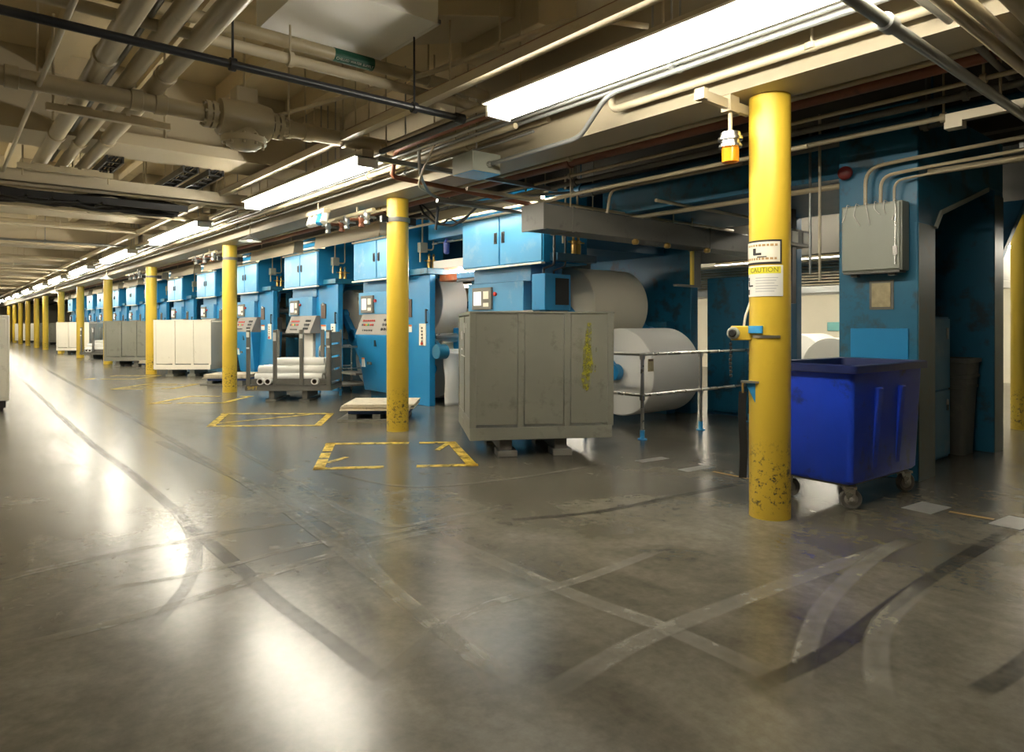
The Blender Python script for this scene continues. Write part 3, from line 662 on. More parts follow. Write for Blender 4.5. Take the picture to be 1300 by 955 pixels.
# ------------------------------------------------------------------ steel bins (one size), open sided rack
def steel_bin(label, mat, x, y, rz, group='steel bins', splash=False, D=1.2):
    """origin: front left corner on the floor; local x along the front, local y away from the aisle"""
    t = thing('steel_bin', label, 'bin', (x, y, 0), rz, group)
    W, z0, z1 = 1.60, .20, 1.60
    # base frame
    MB().box(0, W - .01, -.012, .03, z0, .335).box(0, W - .01, D - .03, D, z0, .335).box(0, .04, 0, D, z0, .335).box(W - .05, W - .01, 0, D, z0, .335).box(0, W, .06, D, .28, .30).build('base_frame', mat, t, bevel=.004)
    # three plates with stiles, slightly flared to the top
    fl_ = lambda z: -.02 * (z - .335) / (z1 - .335)
    st = [0, .55, 1.07, W]
    for k in range(3):
        a, c = st[k] + .055, st[k + 1] - .03
        MB().hexa([(a, .012, .365), (c, .012, .365), (c, .022, .365), (a, .022, .365)], [(a, .012 + fl_(z1), z1 - .015), (c, .012 + fl_(z1), z1 - .015), (c, .022 + fl_(z1), z1 - .015), (a, .022 + fl_(z1), z1 - .015)]).build('front_plate', mat, t)
    fr = MB()
    for a in (0, .525, 1.045, W - .06):
        fr.hexa([(a, 0, .33), (a + .07, 0, .33), (a + .07, .03, .33), (a, .03, .33)], [(a, fl_(z1), z1), (a + .07, fl_(z1), z1), (a + .07, .03, z1), (a, .03, z1)])
    fr.box(0, W + .015, -.025, .03, z1 - .02, z1)
    fr.build('front_frame', mat, t, bevel=.004)
    # sides with recessed panels, rear wall
    for xs in (0.0, W - .03):
        sd = MB().box(xs + .008, xs + .022, .03, D, .35, z1 - .05)
        for yy in (.0, .70, D - .06): sd.box(xs, xs + .03, yy, yy + .06, .33, z1)
        sd.box(xs - .004, xs + .034, 0, D, z1 - .035, z1).box(xs, xs + .03, 0, D, .335, .42)
        sd.build('side_panel', mat, t, bevel=.004)
    MB().box(0, W, D - .03, D, .335, z1).build('rear_panel', mat, t, bevel=.004)
    MB().box(.03, W - .03, .06, D - .03, .30, .315).build('deck', GREYDK, t)
    for xx in (.34, .96):
        MB().box(xx, xx + .14, .10, D - .2, .06, .20).box(xx - .03, xx + .19, .05, .32, 0, .07).box(xx - .03, xx + .19, D - .42, D - .16, 0, .07).build('skid', GREYDK if mat is not CREAM else GREYBIN, t, bevel=.006)
    if splash:
        m = MB(); c0 = 1.32
        for (cx, z, w, h) in ((1.325, 1.33, .035, .42), (1.31, 1.12, .055, .50), (1.29, .86, .05, .30), (1.345, 1.02, .03, .22), (1.30, 1.24, .02, .5), (1.40, .97, .012, .08), (1.41, 1.18, .008, .06), (1.27, .98, .02, .12)):
            n = 14; P = []
            for i in range(n):
                a = 2 * PI * i / n; q = random.uniform(.75, 1.15)
                P.append((cx + w * q * math.cos(a), .0095 + fl_(z) , z + h / 2 * q * math.sin(a)))
            m.add(P + [(p[0], p[1] + .004, p[2]) for p in P], [tuple(range(n)), tuple(range(2 * n - 1, n - 1, -1))] + [(i, (i + 1) % n, n + (i + 1) % n, n + i) for i in range(n)])
        m.build('paint_splash', track_mat('yellow_splash', (.40, .38, .03), (.05, .75), .5, 18), t, smooth=False)
        for (yy, zz, w, h) in ((.42, 1.42, .05, .05), (.62, 1.36, .05, .12), (.95, 1.28, .04, .10), (.9, 1.15, .16, .02), (.55, 1.08, .5, .012)):
            MB().box(-.004, .0, yy, yy + w, zz, zz + h).build('torn_label', WHITEP, t)
    else:
        MB().cyl((.30, .02, 1.30), (.30, .0, 1.30), .035, n=12).build('plug', GREYDK, t)
    return t
R = math.radians
steel_bin('large grey steel bin with a yellow paint splash, behind the first outline', GREYBIN, 4.40, 5.97, R(-30.9), splash=True, D=1.5)
def camspot(px, zc):
    x = (px - CX) / F * zc; return (C_ * x + S_ * zc, -S_ * x + C_ * zc)
p = camspot(195, 19.3); steel_bin('large cream painted steel bin between the third and fourth columns', CREAM, p[0], p[1], R(-39))
p = camspot(132, 23.9); steel_bin('dark grey steel bin behind the fourth column', GREYBIN, p[0], p[1], R(-37))
p = camspot(71.5, 33.8); steel_bin('small looking cream bin left of the sixth column', CREAM, p[0], p[1], R(-39))
p = camspot(43, 50); steel_bin('distant grey bin left of the eighth column', GREYBIN, p[0], p[1], R(-39))
p = camspot(19, 56); steel_bin('farthest cream bin at the end of the aisle', CREAM, p[0], p[1], R(-39))

def tube_rack(label, x, y, rz, marked):
    t = thing('tube_rack', label, 'rack', (x, y, 0), rz, 'steel tube racks')
    W, D = 1.62, 1.0
    MB().box(0, W, 0, .05, .20, .31).box(0, W, D - .05, D, .20, .31).box(0, .05, 0, D, .20, .31).box(W - .05, W, 0, D, .20, .31).box(0, W, 0, D, .27, .31).build('deck', GREYDK, t, bevel=.005)
    for xx in (.02, .52, 1.02):
        MB().box(xx, xx + .065, 0, .065, .31, 1.36).build('post', GREYDK, t, bevel=.005)
    for xx in (.30, .76, 1.2):
        MB().box(xx, xx + .065, D - .065, D, .31, 1.36).build('post', GREYDK, t, bevel=.005)
    m = MB().box(W - .10, W, 0, .04, .31, 1.36).box(W - .04, W, 0, .05, .31, 1.36).box(W - .04, W, D - .05, D, .31, 1.36)
    for k in range(4): m.box(W - .035, W - .015, .04, D - .04, .36 + k * .25, .57 + k * .25)
    m.build('end_panel', GREYDK, t, bevel=.005)
    MB().box(.07, W - .1, .14, .15, .31, .42).build('kick_plate', GREYDK, t)
    for xx in (.42, 1.05):
        MB().box(xx, xx + .1, .08, D - .08, .04, .20).box(xx - .05, xx + .15, .04, D - .04, 0, .04).build('skid', GREYDK, t, bevel=.005)
    for (xx, zz, h) in ((.05, 1.22, .10), (.05, 1.0, .03), (.55, 1.15, .16), (1.05, 1.2, .08), (1.55, 1.2, .12), (1.56, 1.02, .04)):
        MB().box(xx - .025, xx + .03, -.003, .002, zz, zz + h).build('peeling_tape', WHITEP, t)
    if marked:
        lettering('SHFT', .085, YELP, t, frame((.14, -.003, .255), (1, 0, 0), (0, 0, 1)))
    return t
def rack_tubes(x, y, rz, where):
    Mx = Matrix.Translation((x, y, 0)) @ Matrix.Rotation(rz, 4, 'Z')
    spots = [(.12, .25, .44), (.14, .42, .44), (.1, .60, .44), (.2, .78, .44), (.16, .33, .585), (.2, .5, .585), (.24, .68, .585), (.42, .42, .73), (.5, .59, .73)]
    nm = ['front tube of the bottom layer', 'second tube of the bottom layer', 'third tube of the bottom layer', 'rear tube of the bottom layer', 'front tube of the middle layer', 'middle tube of the middle layer', 'rear tube of the middle layer', 'front tube of the top layer', 'rear tube of the top layer']
    for (a, yy, z), n_ in zip(spots, nm):
        L = 1.28 if z < .7 else .98
        t = thing('paper_tube', 'white wrapped tube lying in %s, %s' % (where, n_), 'tube', Mx @ Vector((a, yy, z)), rz, 'white tubes in ' + where)
        MB().lathe([(.045, .1), (.045, 0), (.083, 0), (.083, L), (.045, L), (.045, L - .1)], (0, 0, 0), (1, 0, 0), 20, False).build('wrap', PAPER, t)
        MB().lathe([(.001, .09), (.036, .09), (.036, -.004), (.046, -.004), (.046, .02)], (0, 0, 0), (1, 0, 0), 16, False).build('core', BROWN, t)
    for a, n_ in ((.28, 'left'), (.42, 'middle'), (1.30, 'right')):
        t = thing('paper_tube', 'short white tube pointing out of the front of %s, %s of three' % (where, n_), 'tube', Mx @ Vector((a, .005, .378)), rz, 'end-on tubes in ' + where)
        MB().lathe([(.042, .12), (.042, 0), (.066, 0), (.066, .13), (.042, .13)], (0, 0, 0), (0, 1, 0), 20, False).build('wrap', PAPER, t)
        MB().lathe([(.001, .11), (.035, .11), (.035, -.003), (.043, -.003), (.043, .05)], (0, 0, 0), (0, 1, 0), 16, False).build('core', BROWN, t)
p = camspot(311, 13.0); tube_rack('grey steel rack of white tubes right of the third column', p[0], p[1], R(-37.5), True)
rack_tubes(p[0], p[1], R(-37.5), 'the near rack')
p = camspot(101, 29.0); tube_rack('distant steel rack of white bundles right of the sixth column', p[0], p[1], R(-39), False)
rack_tubes(p[0], p[1], R(-39), 'the distant rack')

# ------------------------------------------------------------------ flat stacks of boards on low pallets
def board_stack(label, px, zc, rz):
    p = camspot(px, zc)
    t = thing('board_stack', label, 'stack of boards', (p[0], p[1], 0), rz, 'low board stacks')
    m = MB()
    for k in range(4): m.box(random.uniform(-.03, .03), 1.05 + random.uniform(-.04, .04), random.uniform(-.03, .03), .95 + random.uniform(-.03, .03), .155 + k * .025, .178 + k * .025)
    m.build('boards', WOODC, t, bevel=.004)
    MB().box(.08, 1.0, .04, .92, .10, .155).build('pallet', BLUEP, t, bevel=.006)
    for k in range(3): MB().box(.1 + k * .36, .22 + k * .36, -.02, .96, .03, .10).build('runner', GREYDK, t)
    m = MB(); m.box(-.06, .95, -.05, .9, .0, .03); m.build('base_boards', GREYDK, t)
board_stack('stack of pale boards on a low pallet behind the second column', 434, 10.35, R(-38))
board_stack('stack of pale boards on a low pallet left of the third column', 258, 16.6, R(-38))
board_stack('stack of pale boards beside the dark grey bin', 176, 23.2, R(-38))

# ------------------------------------------------------------------ white cabinet at the left edge
t = thing('tool_cabinet', 'pale steel cabinet cut off by the left edge', 'cabinet', (-.30, 14.3, 0))
MB().box(0, 1.22, 0, .8, .18, 1.62).build('body', CREAM, t, bevel=.012)
MB().box(.05, .60, -.02, 0, .24, 1.56).build('door', CREAM, t, bevel=.006); d = MB().box(.62, 1.17, -.02, 0, .24, 1.56).build('door', CREAM, t, bevel=.006)
MB().box(.66, .69, -.05, -.02, .8, 1.0).build('handle', STEEL, d)
MB().box(.05, 1.17, .04, .76, .06, .18).box(.08, .2, .1, .2, 0, .06).box(1.02, 1.14, .1, .2, 0, .06).box(.08, .2, .6, .7, 0, .06).box(1.02, 1.14, .6, .7, 0, .06).build('base', RUBBER, t)

# ------------------------------------------------------------------ handrail
t = thing('handrail', 'grey tubular handrail with blue feet in front of the paper reels', 'handrail', (6.84, 5.6, 0))
for (x, y) in ((0, 0), (1.25, 0), (2.5, 0), (0, 1.0)):
    q = MB().cyl((x, y, .1), (x, y, 1.08), .022, n=12).build('post', STEEL, t)
    MB().cyl((x, y, 0), (x, y, .12), .03, n=14).lathe([(.06, 0), (.06, .012), (.03, .014)], (x, y, 0), (0, 0, 1), 16).build('foot', LBLUE, q)
    m = MB()
    for z in (1.08, .56): m.lathe([(.028, -.035), (.034, -.03), (.034, .03), (.028, .035)], (x, y, z - .03), (0, 0, 1), 12)
    m.build('coupling', STEEL, q)
for z in (1.08, .56):
    MB().tube([(0, 1.35, z), (0, 0, z), (2.6, 0, z)], .022, 12, .04).build('rail', STEEL, t)
tg = MB().box(.08, .19, -.028, -.022, .86, 1.02).build('tag', BADGE, t)
MB().box(.09, .18, -.0295, -.028, .99, 1.015).build('tag_band', BROWN, tg)

# ------------------------------------------------------------------ drive side panels and second hall
for (x, y0, y1, h, lab) in ((9.75, 5.25, 6.62, 2.22, 'dark blue steel panel behind the handrail, left of the nearest column'), (9.75, 7.0, 7.95, 2.45, 'dark blue panel right of the upper paper reel')):
    t = thing('machine_panel', lab, 'panel', (x, y0, 0), 0, 'dark blue machine panels')
    MB().box(0, .12, 0, y1 - y0, .02, h).build('plate', TEAL, t, bevel=.008)
    MB().box(-.012, 0, .04, (y1 - y0) * .5 - .01, .08, h - .06).build('door', TEAL, t, bevel=.006); MB().box(-.012, 0, (y1 - y0) * .5 + .01, y1 - y0 - .04, .08, h - .06).build('door', TEAL, t, bevel=.006)
    MB().box(.0, .14, 0, y1 - y0, 0, .05).build('base', NAVY, t)
t = thing('louvred_duct', 'white air duct with louvred grilles beyond the presses', 'air duct', (11.9, 3.2, 2.02))
MB().box(0, .9, 0, 7.5, 0, .12).box(.1, .9, 0, 7.5, .12, .62).build('casing', WHITEP, t, bevel=.01)
m = MB()
for k in range(9): m.hexa([(.0, .3, .14 + k * .052), (.0, 7.2, .14 + k * .052), (.1, 7.2, .165 + k * .052), (.1, .3, .165 + k * .052)], [(.0, .3, .15 + k * .052), (.0, 7.2, .15 + k * .052), (.1, 7.2, .175 + k * .052), (.1, .3, .175 + k * .052)])
m.build('louvres', BEIGE_L, t)
for k in range(6): MB().cyl((.4, .4 + k * 1.3, .62), (.4, .4 + k * 1.3, 1.04), .01, n=6).build('hanger_rod', BEIGE, t)
for i, (x, y) in enumerate(((10.9, 3.4), (13.5, 1.0), (13.5, 5.5), (13.5, 10), (13.5, 16), (17.5, 1.0), (17.5, 5.5), (17.5, 10), (17.5, 16), (22, 4), (22, 10))):  # first one is added on the press side to brighten the louvres
    t = aisle_light(y, 3.4, 'strip light of the back hall set, which has one added for the louvres', 'back hall strip lights', x=x, z=2.72 if x > 11 else 3.38, tube=TUBE3)
    for c in kids(t):
        if c.name.startswith('hanger_rod'): bpy.data.objects.remove(c)
    MB().cyl((0, .3, .17), (0, .3, .33), .008, n=6).build('hanger_rod', BEIGE, t); MB().cyl((0, 3.1, .17), (0, 3.1, .33), .008, n=6).build('hanger_rod', BEIGE, t)
paper_roll(14.5, 15.6, 7.55, .63, .63, 'grey white paper reel in the back hall, just right of the nearest column', PAPER)
paper_roll(13.75, 14.9, 6.45, .60, .60, 'white paper reel in the back hall above the cart rim', PAPER)
paper_roll(15.2, 16.3, 9.2, .62, .62, 'paper reel farther back in the hall', PAPER)
tag(MB().box(20.5, 20.7, -6, 40, 0, 3.05).build('wall_hall', WALLC, smooth=False), kind='structure')
t = thing('notice_board', 'small teal board on the back hall wall above the paper reels', 'board', (20.44, 9.0, 1.28))
MB().box(0, .055, 0, .7, 0, .26).build('panel', M('teal_board', (.16, .42, .42), .5), t, bevel=.01); MB().box(-.012, 0, .03, .67, .03, .23).build('sheet', M('teal_board2', (.2, .5, .48), .5), t)

# ------------------------------------------------------------------ bus duct and dark things over the press
t = thing('bus_duct', 'grey rectangular bus duct crossing above the paper reels', 'duct', (5.2, 5.66, 2.54))
MB().box(0, 5.6, 0, .36, 0, .28).build('casing', GREYDK, t, bevel=.008)
for xx in (-.01, .45, 3.2): MB().box(xx, xx + .03, -.01, .37, -.01, .29).build('joint_collar', GREYDK, t)
for xx in (.6, 2.6, 4.6): MB().cyl((xx, .18, .28), (xx, .18, 1.02), .01, n=6).build('hanger_rod', BEIGE, t)
for xx in (1.55, 2.2, 3.1):
    MB().lathe([(.02, 0), (.045, -.02), (.045, -.05), (.03, -.07)], (xx, -.02, -.0), (0, 0, 1), 12).build('brass_plug', GOLD, t)
t = thing('press_bridge', 'dark blue press bridge high over the paper reels', 'machine beam', (0, 0, 0))
MB().box(7.4, 9.9, 3.35, 6.6, 3.05, 3.53).build('bridge', NAVY, t, bevel=.01)
MB().box(7.3, 7.4, 3.3, 6.7, 3.0, 3.4).build('flange', TEAL, t, bevel=.008)
for (x, y) in ((9.75, 5.08), (9.75, 3.4)): MB().box(x, x + .15, y, y + .15, 0, 3.1).build('leg', NAVY, t, bevel=.008)
t = thing('cable_post', 'dark hanging post with pale tags beside the nearest column', 'post', (9.0, 4.75, 1.75))
MB().box(0, .10, 0, .10, 0, 1.3).build('tube', BLACK, t); MB().box(-.25, .35, -.1, .2, .78, 1.0).build('bracket', GREYDK, t)
MB().box(-.2, -.05, -.11, -.1, .82, .97).build('tag', CREAM, t); MB().box(.1, .25, -.11, -.1, .82, .97).build('tag', CREAM, t)
t = thing('yellow_guard', 'thin hanging guard with a yellow edge above the machine panels', 'guard', (8.6, 6.1, 2.05))
MB().box(0, .05, 0, .04, 0, .65).build('bar', YELP, t); MB().box(.05, .22, 0, .04, 0, .65).build('plate', GREYDK, t); MB().box(-.35, .25, 0, .08, -.03, 0).build('foot', GREYDK, t)
MB().cyl((.03, .02, .65), (.03, .02, 1.6), .01, n=6).build('hanger_rod', BEIGE, t)

# ------------------------------------------------------------------ attachments on the nearest column
cc = Vector((4.85, 2.74, 0)); toC = Vector((-4.85, -2.74, 0)).normalized(); rt = Vector((C_, -S_, 0))
rt = (rt - toC * rt.dot(toC)).normalized()
def cpt(a, z, r): return cc + (toC * math.cos(a) + rt * math.sin(a)) * r + Vector((0, 0, z))
def patch(a0, a1, z0, z1, r, th=.003, n=14):
    vs = []; fs = []
    for i in range(n + 1):
        a = a0 + (a1 - a0) * i / n
        vs += [cpt(a, z0, r), cpt(a, z1, r), cpt(a, z1, r + th), cpt(a, z0, r + th)]
    for i in range(n):
        o = 4 * i
        for k in range(4): fs.append((o + k, o + (k + 1) % 4, o + 4 + (k + 1) % 4, o + 4 + k))
    fs += [(0, 1, 2, 3), (4 * n + 3, 4 * n + 2, 4 * n + 1, 4 * n)]
    return MB().add(vs, fs)
def wrap_text(txt, size, a_mid, z, mat, parent, r):
    me = text_mesh(txt, size, .0006)
    for v in me.vertices:
        x, y, h = v.co; v.co = cpt(a_mid + x / r, z + y, r + h)
    me.materials.clear(); me.materials.append(mat)
    o = bpy.data.objects.new('lettering', me); COL.objects.link(o); o.parent = parent
d2 = R
INK = M('dark_ink', (.02, .02, .02), .5); TAN = M('tan_ink', (.40, .25, .10), .5)
SIGNC = M('cream_sign', (.78, .74, .62), .45, var=.04)
t = thing('warning_sign', 'cream sign in a dark frame with a black boot shape, on the nearest column', 'sign')
patch(d2(-85), d2(33), 1.905, 2.085, .151).build('backing', INK, t)
patch(d2(-82), d2(27), 1.92, 2.07, .1545).build('face', SIGNC, t)
for z, a0, a1 in ((2.045, -70, 20), (1.945, -74, 18)):
    m = MB(); a = a0
    while a < a1:
        w = random.uniform(4, 9); 
        q = patch(d2(a), d2(min(a + w, a1)), z - .008, z + .008, .158, .001, 2); m.add(q.v, q.f); a += w + 3
    m.build('print_line', TAN, t)
q1 = patch(d2(-48), d2(-38), 1.975, 2.025, .158, .001, 3); q2 = patch(d2(-46), d2(-22), 1.972, 1.99, .158, .001, 4); q3 = patch(d2(-34), d2(-8), 1.955, 1.963, .158, .001, 4)
m = MB(); [m.add(q.v, q.f) for q in (q1, q2, q3)]; m.build('boot_mark', INK, t)
t = thing('caution_sign', 'white caution sticker with a yellow header on the nearest column', 'sign')
patch(d2(-80), d2(37), 1.665, 1.895, .151).build('face', WHITEP, t)
patch(d2(-80), d2(30), 1.835, 1.885, .1545, .001).build('header', M('sign_yellow', (.80, .72, .05), .4), t)
wrap_text('CAUTION', .05, d2(-18), 1.86, M('olive_ink', (.20, .19, .03), .5), t, .157)
m = MB()
for k in range(6):
    q = patch(d2(-40), d2(22 - (k % 3) * 5), 1.80 - k * .02, 1.805 - k * .02, .1545, .001, 5); m.add(q.v, q.f)
m.build('print_line', M('grey_ink', (.45, .45, .47), .5), t)
m = MB()
for a0, a1, z0, z1 in ((-76, -66, 1.785, 1.81), (-74, -66, 1.745, 1.78), (-70, -50, 1.74, 1.752), (-78, -66, 1.68, 1.72)):
    q = patch(d2(a0), d2(a1), z0, z1, .1545, .001, 3); m.add(q.v, q.f)
m.build('figure_mark', INK, t)
# yellow control box with button and chain
def loc_frame(o): return frame(o, rt, (0, 0, 1))      # x: picture right, y: up, z: towards the aisle camera side
t = thing('pull_station', 'yellow control box with a black button hanging on the nearest column', 'control box')
F0 = loc_frame(cc - rt * .205 + toC * .03 + Vector((0, 0, 1.39)))
MB().box(-.075, .09, -.055, .055, -.05, .05).xf(F0).build('housing', YEL, t, bevel=.008)
MB().lathe([(.045, 0), (.048, .03), (.04, .04)], (-.05, .0, .03), (-.25, 0, 1), 18).xf(F0).build('bezel', GREYBOX, t)
MB().lathe([(.030, .04), (.030, .052), (.022, .06)], (-.05, .0, .03), (-.25, 0, 1), 18).xf(F0).build('button', RUBBER, t)
ch = MB()
for k in range(9):
    ch.lathe([(.006, -.012), (.011, -.008), (.011, .008), (.006, .012)], (-.075 + .002 * math.sin(k), -.085 - k * .03, .05), (0, 1, 0), 8)
ch.tube([(-.075, -.055, .05), (-.075, -.34, .05)], .004, 6)
ch.xf(F0).build('pull_chain', RUBBER, t)
MB().tube([(.02, .055, 0), (.03, .13, 0), (.075, .26, .0), (.08, .6, .0)], .009, 8, .08).xf(F0).build('cable', CREAM, t)
# blue clamp and strap
t = thing('column_clamp', 'small blue clamp with a grey strap on the nearest column', 'clamp')
q = patch(d2(-85), d2(-18), 1.39, 1.445, .151, .022); q.build('clamp', LBLUE, t)
patch(d2(-50), d2(28), 1.355, 1.375, .151, .006).build('strap', STEEL, t)
# blue bracket with hanging black belt
t = thing('belt_bracket', 'blue triangular bracket on the nearest column with a hanging black belt', 'bracket')
F1 = loc_frame(cc - rt * .115 + toC * .10 + Vector((0, 0, .99)))
MB().prism([(-.06, .03), (.06, .03), (.06, -.15), (.03, -.16)], 'z', -.01, .01).xf(F1).build('gusset', LBLUE, t)
MB().box(-.09, .065, .025, .04, -.03, .03).xf(F1).build('top_plate', GREYDK, t)
b_ = []
for k in range(14):
    y = -.04 - k * .05
    b_.append((-.075 - .006 * math.sin(k * .5), y))
vs = []
for (x, y) in b_: vs += [(x - .028, y, .03), (x + .028, y, .022), (x + .028, y, .016), (x - .028, y, .024)]
fs = []
for k in range(13):
    for j in range(4): fs.append((4 * k + j, 4 * k + (j + 1) % 4, 4 * k + 4 + (j + 1) % 4, 4 * k + 4 + j))
fs += [(0, 1, 2, 3), (55, 54, 53, 52)]
MB().add(vs, fs).xf(F1).build('belt', RUBBER, t)
MB().tube([(-.075, .03, .02), (-.075, -.05, .024)], .008, 8).xf(F1).build('buckle', GOLD, t)
# amber beacon
t = thing('beacon', 'amber warning beacon hanging from the beam left of the nearest column', 'beacon', (4.6, 2.92, 2.68))
MB().lathe([(.05, 0), (.062, .005), (.064, .11), (.05, .115)], (0, 0, 0), (0, 0, 1), 24).build('lens', AMBER, t)
MB().lathe([(.066, .11), (.085, .115), (.085, .135), (.07, .14), (.07, .165), (.09, .17), (.09, .19), (.075, .195), (.075, .225), (.03, .23)], (0, 0, 0), (0, 0, 1), 24).build('collar', STEEL, t)
MB().cyl((0, 0, .23), (0, 0, .38), .016, n=10).box(-.06, .06, -.04, .04, .38, .5).box(-.36, .25, -.02, .02, .40, .47).box(-.40, -.34, -.04, .04, .40, .48).build('bracket', BEIGE, t)

# ------------------------------------------------------------------ pipes, conduits, ducts
def pipe(name, label, pts, r, mat, bend=0.0, cat='pipe', rods=None, ztop=4.56, group=None, couplings=None, n=14, flange=None):
    o = MB().tube(pts, r, n, bend).build(name, mat)
    tag(o, label, cat, group)
    for p in rods or []:
        p = Vector(p)
        MB().cyl(p + Vector((0, 0, r * .9)), (p.x, p.y, ztop), .009, n=6).lathe([(r + .004, -.02), (r + .016, -.02), (r + .016, .02), (r + .004, .02)], p, (Vector(pts[1]) - Vector(pts[0])), 16).build('hanger', mat, o)
    for p in couplings or []:
        MB().lathe([(r, -.05), (r + .014, -.045), (r + .014, .045), (r, .05)], p, (Vector(pts[1]) - Vector(pts[0])), 20).build('coupling', mat, o)
    for p in flange or []:
        d = (Vector(pts[1]) - Vector(pts[0])).normalized()
        m = MB().lathe([(r, -.05), (r * 1.6, -.05), (r * 1.6, -.008), (r * 1.25, -.006), (r * 1.25, .006), (r * 1.6, .008), (r * 1.6, .05), (r, .05)], p, d, 24)
        u = d.orthogonal().normalized(); w = d.cross(u)
        for k in range(8):
            a = PI / 4 * k; q = Vector(p) + (u * math.cos(a) + w * math.sin(a)) * r * 1.42; m.cyl(q - d * .07, q + d * .07, .014, n=6)
        m.build('flange', mat, o)
    return o
def alongY(x, z, y0, y1): return [(x, y0, z), (x, y1, z)]
def alongX(y, z, x0, x1): return [(x0, y, z), (x1, y, z)]
# three fat pipes over the left
pipe('steam_pipe', 'fat beige pipe along the aisle ceiling, leftmost of the three', alongY(1.02, 3.60, -4, 11.2), .080, BEIGE, rods=[(1.02, 3.4, 3.6)], couplings=[(1.02, 6.3, 3.6), (1.02, 9.2, 3.6)])
pipe('steam_pipe', 'fat beige pipe along the aisle ceiling, middle of the three', alongY(1.27, 3.60, -4, 11.2), .066, BEIGE, couplings=[(1.27, 9.4, 3.6)])
pipe('steam_pipe', 'fat beige pipe along the aisle ceiling, rightmost of the three', alongY(1.50, 3.60, -4, 11.2), .076, BEIGE, couplings=[(1.50, 6.45, 3.6), (1.50, 9.1, 3.6)])
pipe('conduit', 'thin grey conduit between the fat beige pipes', alongY(1.16, 3.66, -4, 11), .02, CONDUIT, cat='conduit')
pipe('thin_pipe', 'thin pale pipe slanting at the top left corner', alongY(.63, 3.42, -3, 12), .02, BEIGE_L, rods=[(.63, 6.9, 3.42)])
pipe('thin_pipe', 'thin rust edged line beside the left fat pipe', alongY(.30, 3.85, -3, 30), .03, BEIGE)
# strut channels carrying them
for y, lab in ((7.55, 'strut channel under the three fat pipes, nearer one'), (10.55, 'strut channel under the three fat pipes, farther one')):
    t = thing('strut_channel', lab, 'bracket', (.75, y, 3.42), 0, 'pipe strut channels')
    MB().box(0, 1.05, -.035, .035, 0, .07).build('channel', BEIGE, t, bevel=.004)
    for xx in (.06, 1.0): MB().cyl((xx, 0, -.08), (xx, 0, .9), .012, n=8).build('threaded_rod', BEIGE, t)
    for xx in (.27, .55, .79): MB().box(xx - .1, xx + .1, -.02, .02, .06, .09).build('saddle', BEIGE, t)
# cross main with valve body
pipe('cross_main', 'fat flanged beige main crossing the aisle through the valve', alongX(6.85, 3.46, -7.5, 4.3), .08, BEIGE, rods=[(2.75, 6.85, 3.46), (3.35, 6.85, 3.46), (.2, 6.85, 3.46)], flange=[(1.98, 6.85, 3.46), (2.62, 6.85, 3.46)], couplings=[(1.35, 6.85, 3.46), (1.55, 6.85, 3.46), (2.95, 6.85, 3.46), (.45, 6.85, 3.46)])
t = thing('strainer_valve', 'bulky beige valve body on the cross main', 'valve', (2.30, 6.85, 3.46))
MB().lathe([(.10, -.27), (.17, -.24), (.19, -.1), (.19, .1), (.17, .24), (.10, .27)], (0, 0, 0), (1, 0, 0), 28).build('body', BEIGE, t)
m = MB().lathe([(.16, .12), (.16, -.17), (.21, -.17), (.21, -.23), (.17, -.24), (.12, -.28), (.05, -.29)], (0, 0, 0), (0, 0, 1), 28)
for k in range(10): a = 2 * PI * k / 10; m.cyl((.185 * math.cos(a), .185 * math.sin(a), -.26), (.185 * math.cos(a), .185 * math.sin(a), -.15), .014, n=6)
m.build('bonnet', BEIGE, t)
MB().box(-.1, .1, -.1, .1, .15, .30).cyl((0, 0, .3), (0, 0, .86), .012, n=8).build('top_block', BEIGE, t)
# black pipe crossing, elbow, running back along the row
pipe('black_pipe', 'thin black pipe crossing the aisle and turning along the light row', [(-7.5, 5.0, 3.3), (3.62, 5.0, 3.3), (3.62, 6.5, 3.3)], .03, BLACK, .05, rods=[(1.6, 5.0, 3.3), (3.1, 5.0, 3.3)], couplings=[(3.57, 5.0, 3.3)])
# dark conduits continuing right from that elbow
pipe('rust_pipe', 'rust brown sprinkler pipe dropping beside the second strip light then crossing right', [(3.95, 2.5, 3.42), (3.95, 6.75, 3.42), (3.95, 6.85, 3.14), (6.4, 6.75, 3.02), (8.8, 6.6, 3.02)], .028, RUST, .06, couplings=[(3.95, 4.6, 3.42)])
pipe('rust_pipe', 'rust brown sprinkler main running beside the strip lights', alongY(3.42, 3.55, -3, 60), .035, RUST)
pipe('cross_pipe', 'beige cross pipe under the big white duct with a green label', alongX(5.55, 3.80, -7.5, 4.3), .055, BEIGE, rods=[(1.7, 5.55, 3.8), (3.6, 5.55, 3.8)])
pipe('cross_pipe', 'shiny beige cross pipe just below the labelled pipe', alongX(5.45, 3.62, -7.5, 4.1), .045, BEIGE_L, rods=[(2.2, 5.45, 3.62)])
t = thing('pipe_label', 'green pipe label on the cross pipe below the white duct', 'label', (2.78, 5.55, 3.80))
MB().lathe([(.0555, -.16), (.0575, -.16), (.0575, .22), (.0555, .22)], (0, 0, 0), (1, 0, 0), 24).build('band', GREEN, t)
lettering('CHILLED WATER SUPPLY', .032, WHITEP, t, frame((.03, -.042, -.042), (1, 0, 0), (0, -.7071, .7071)))
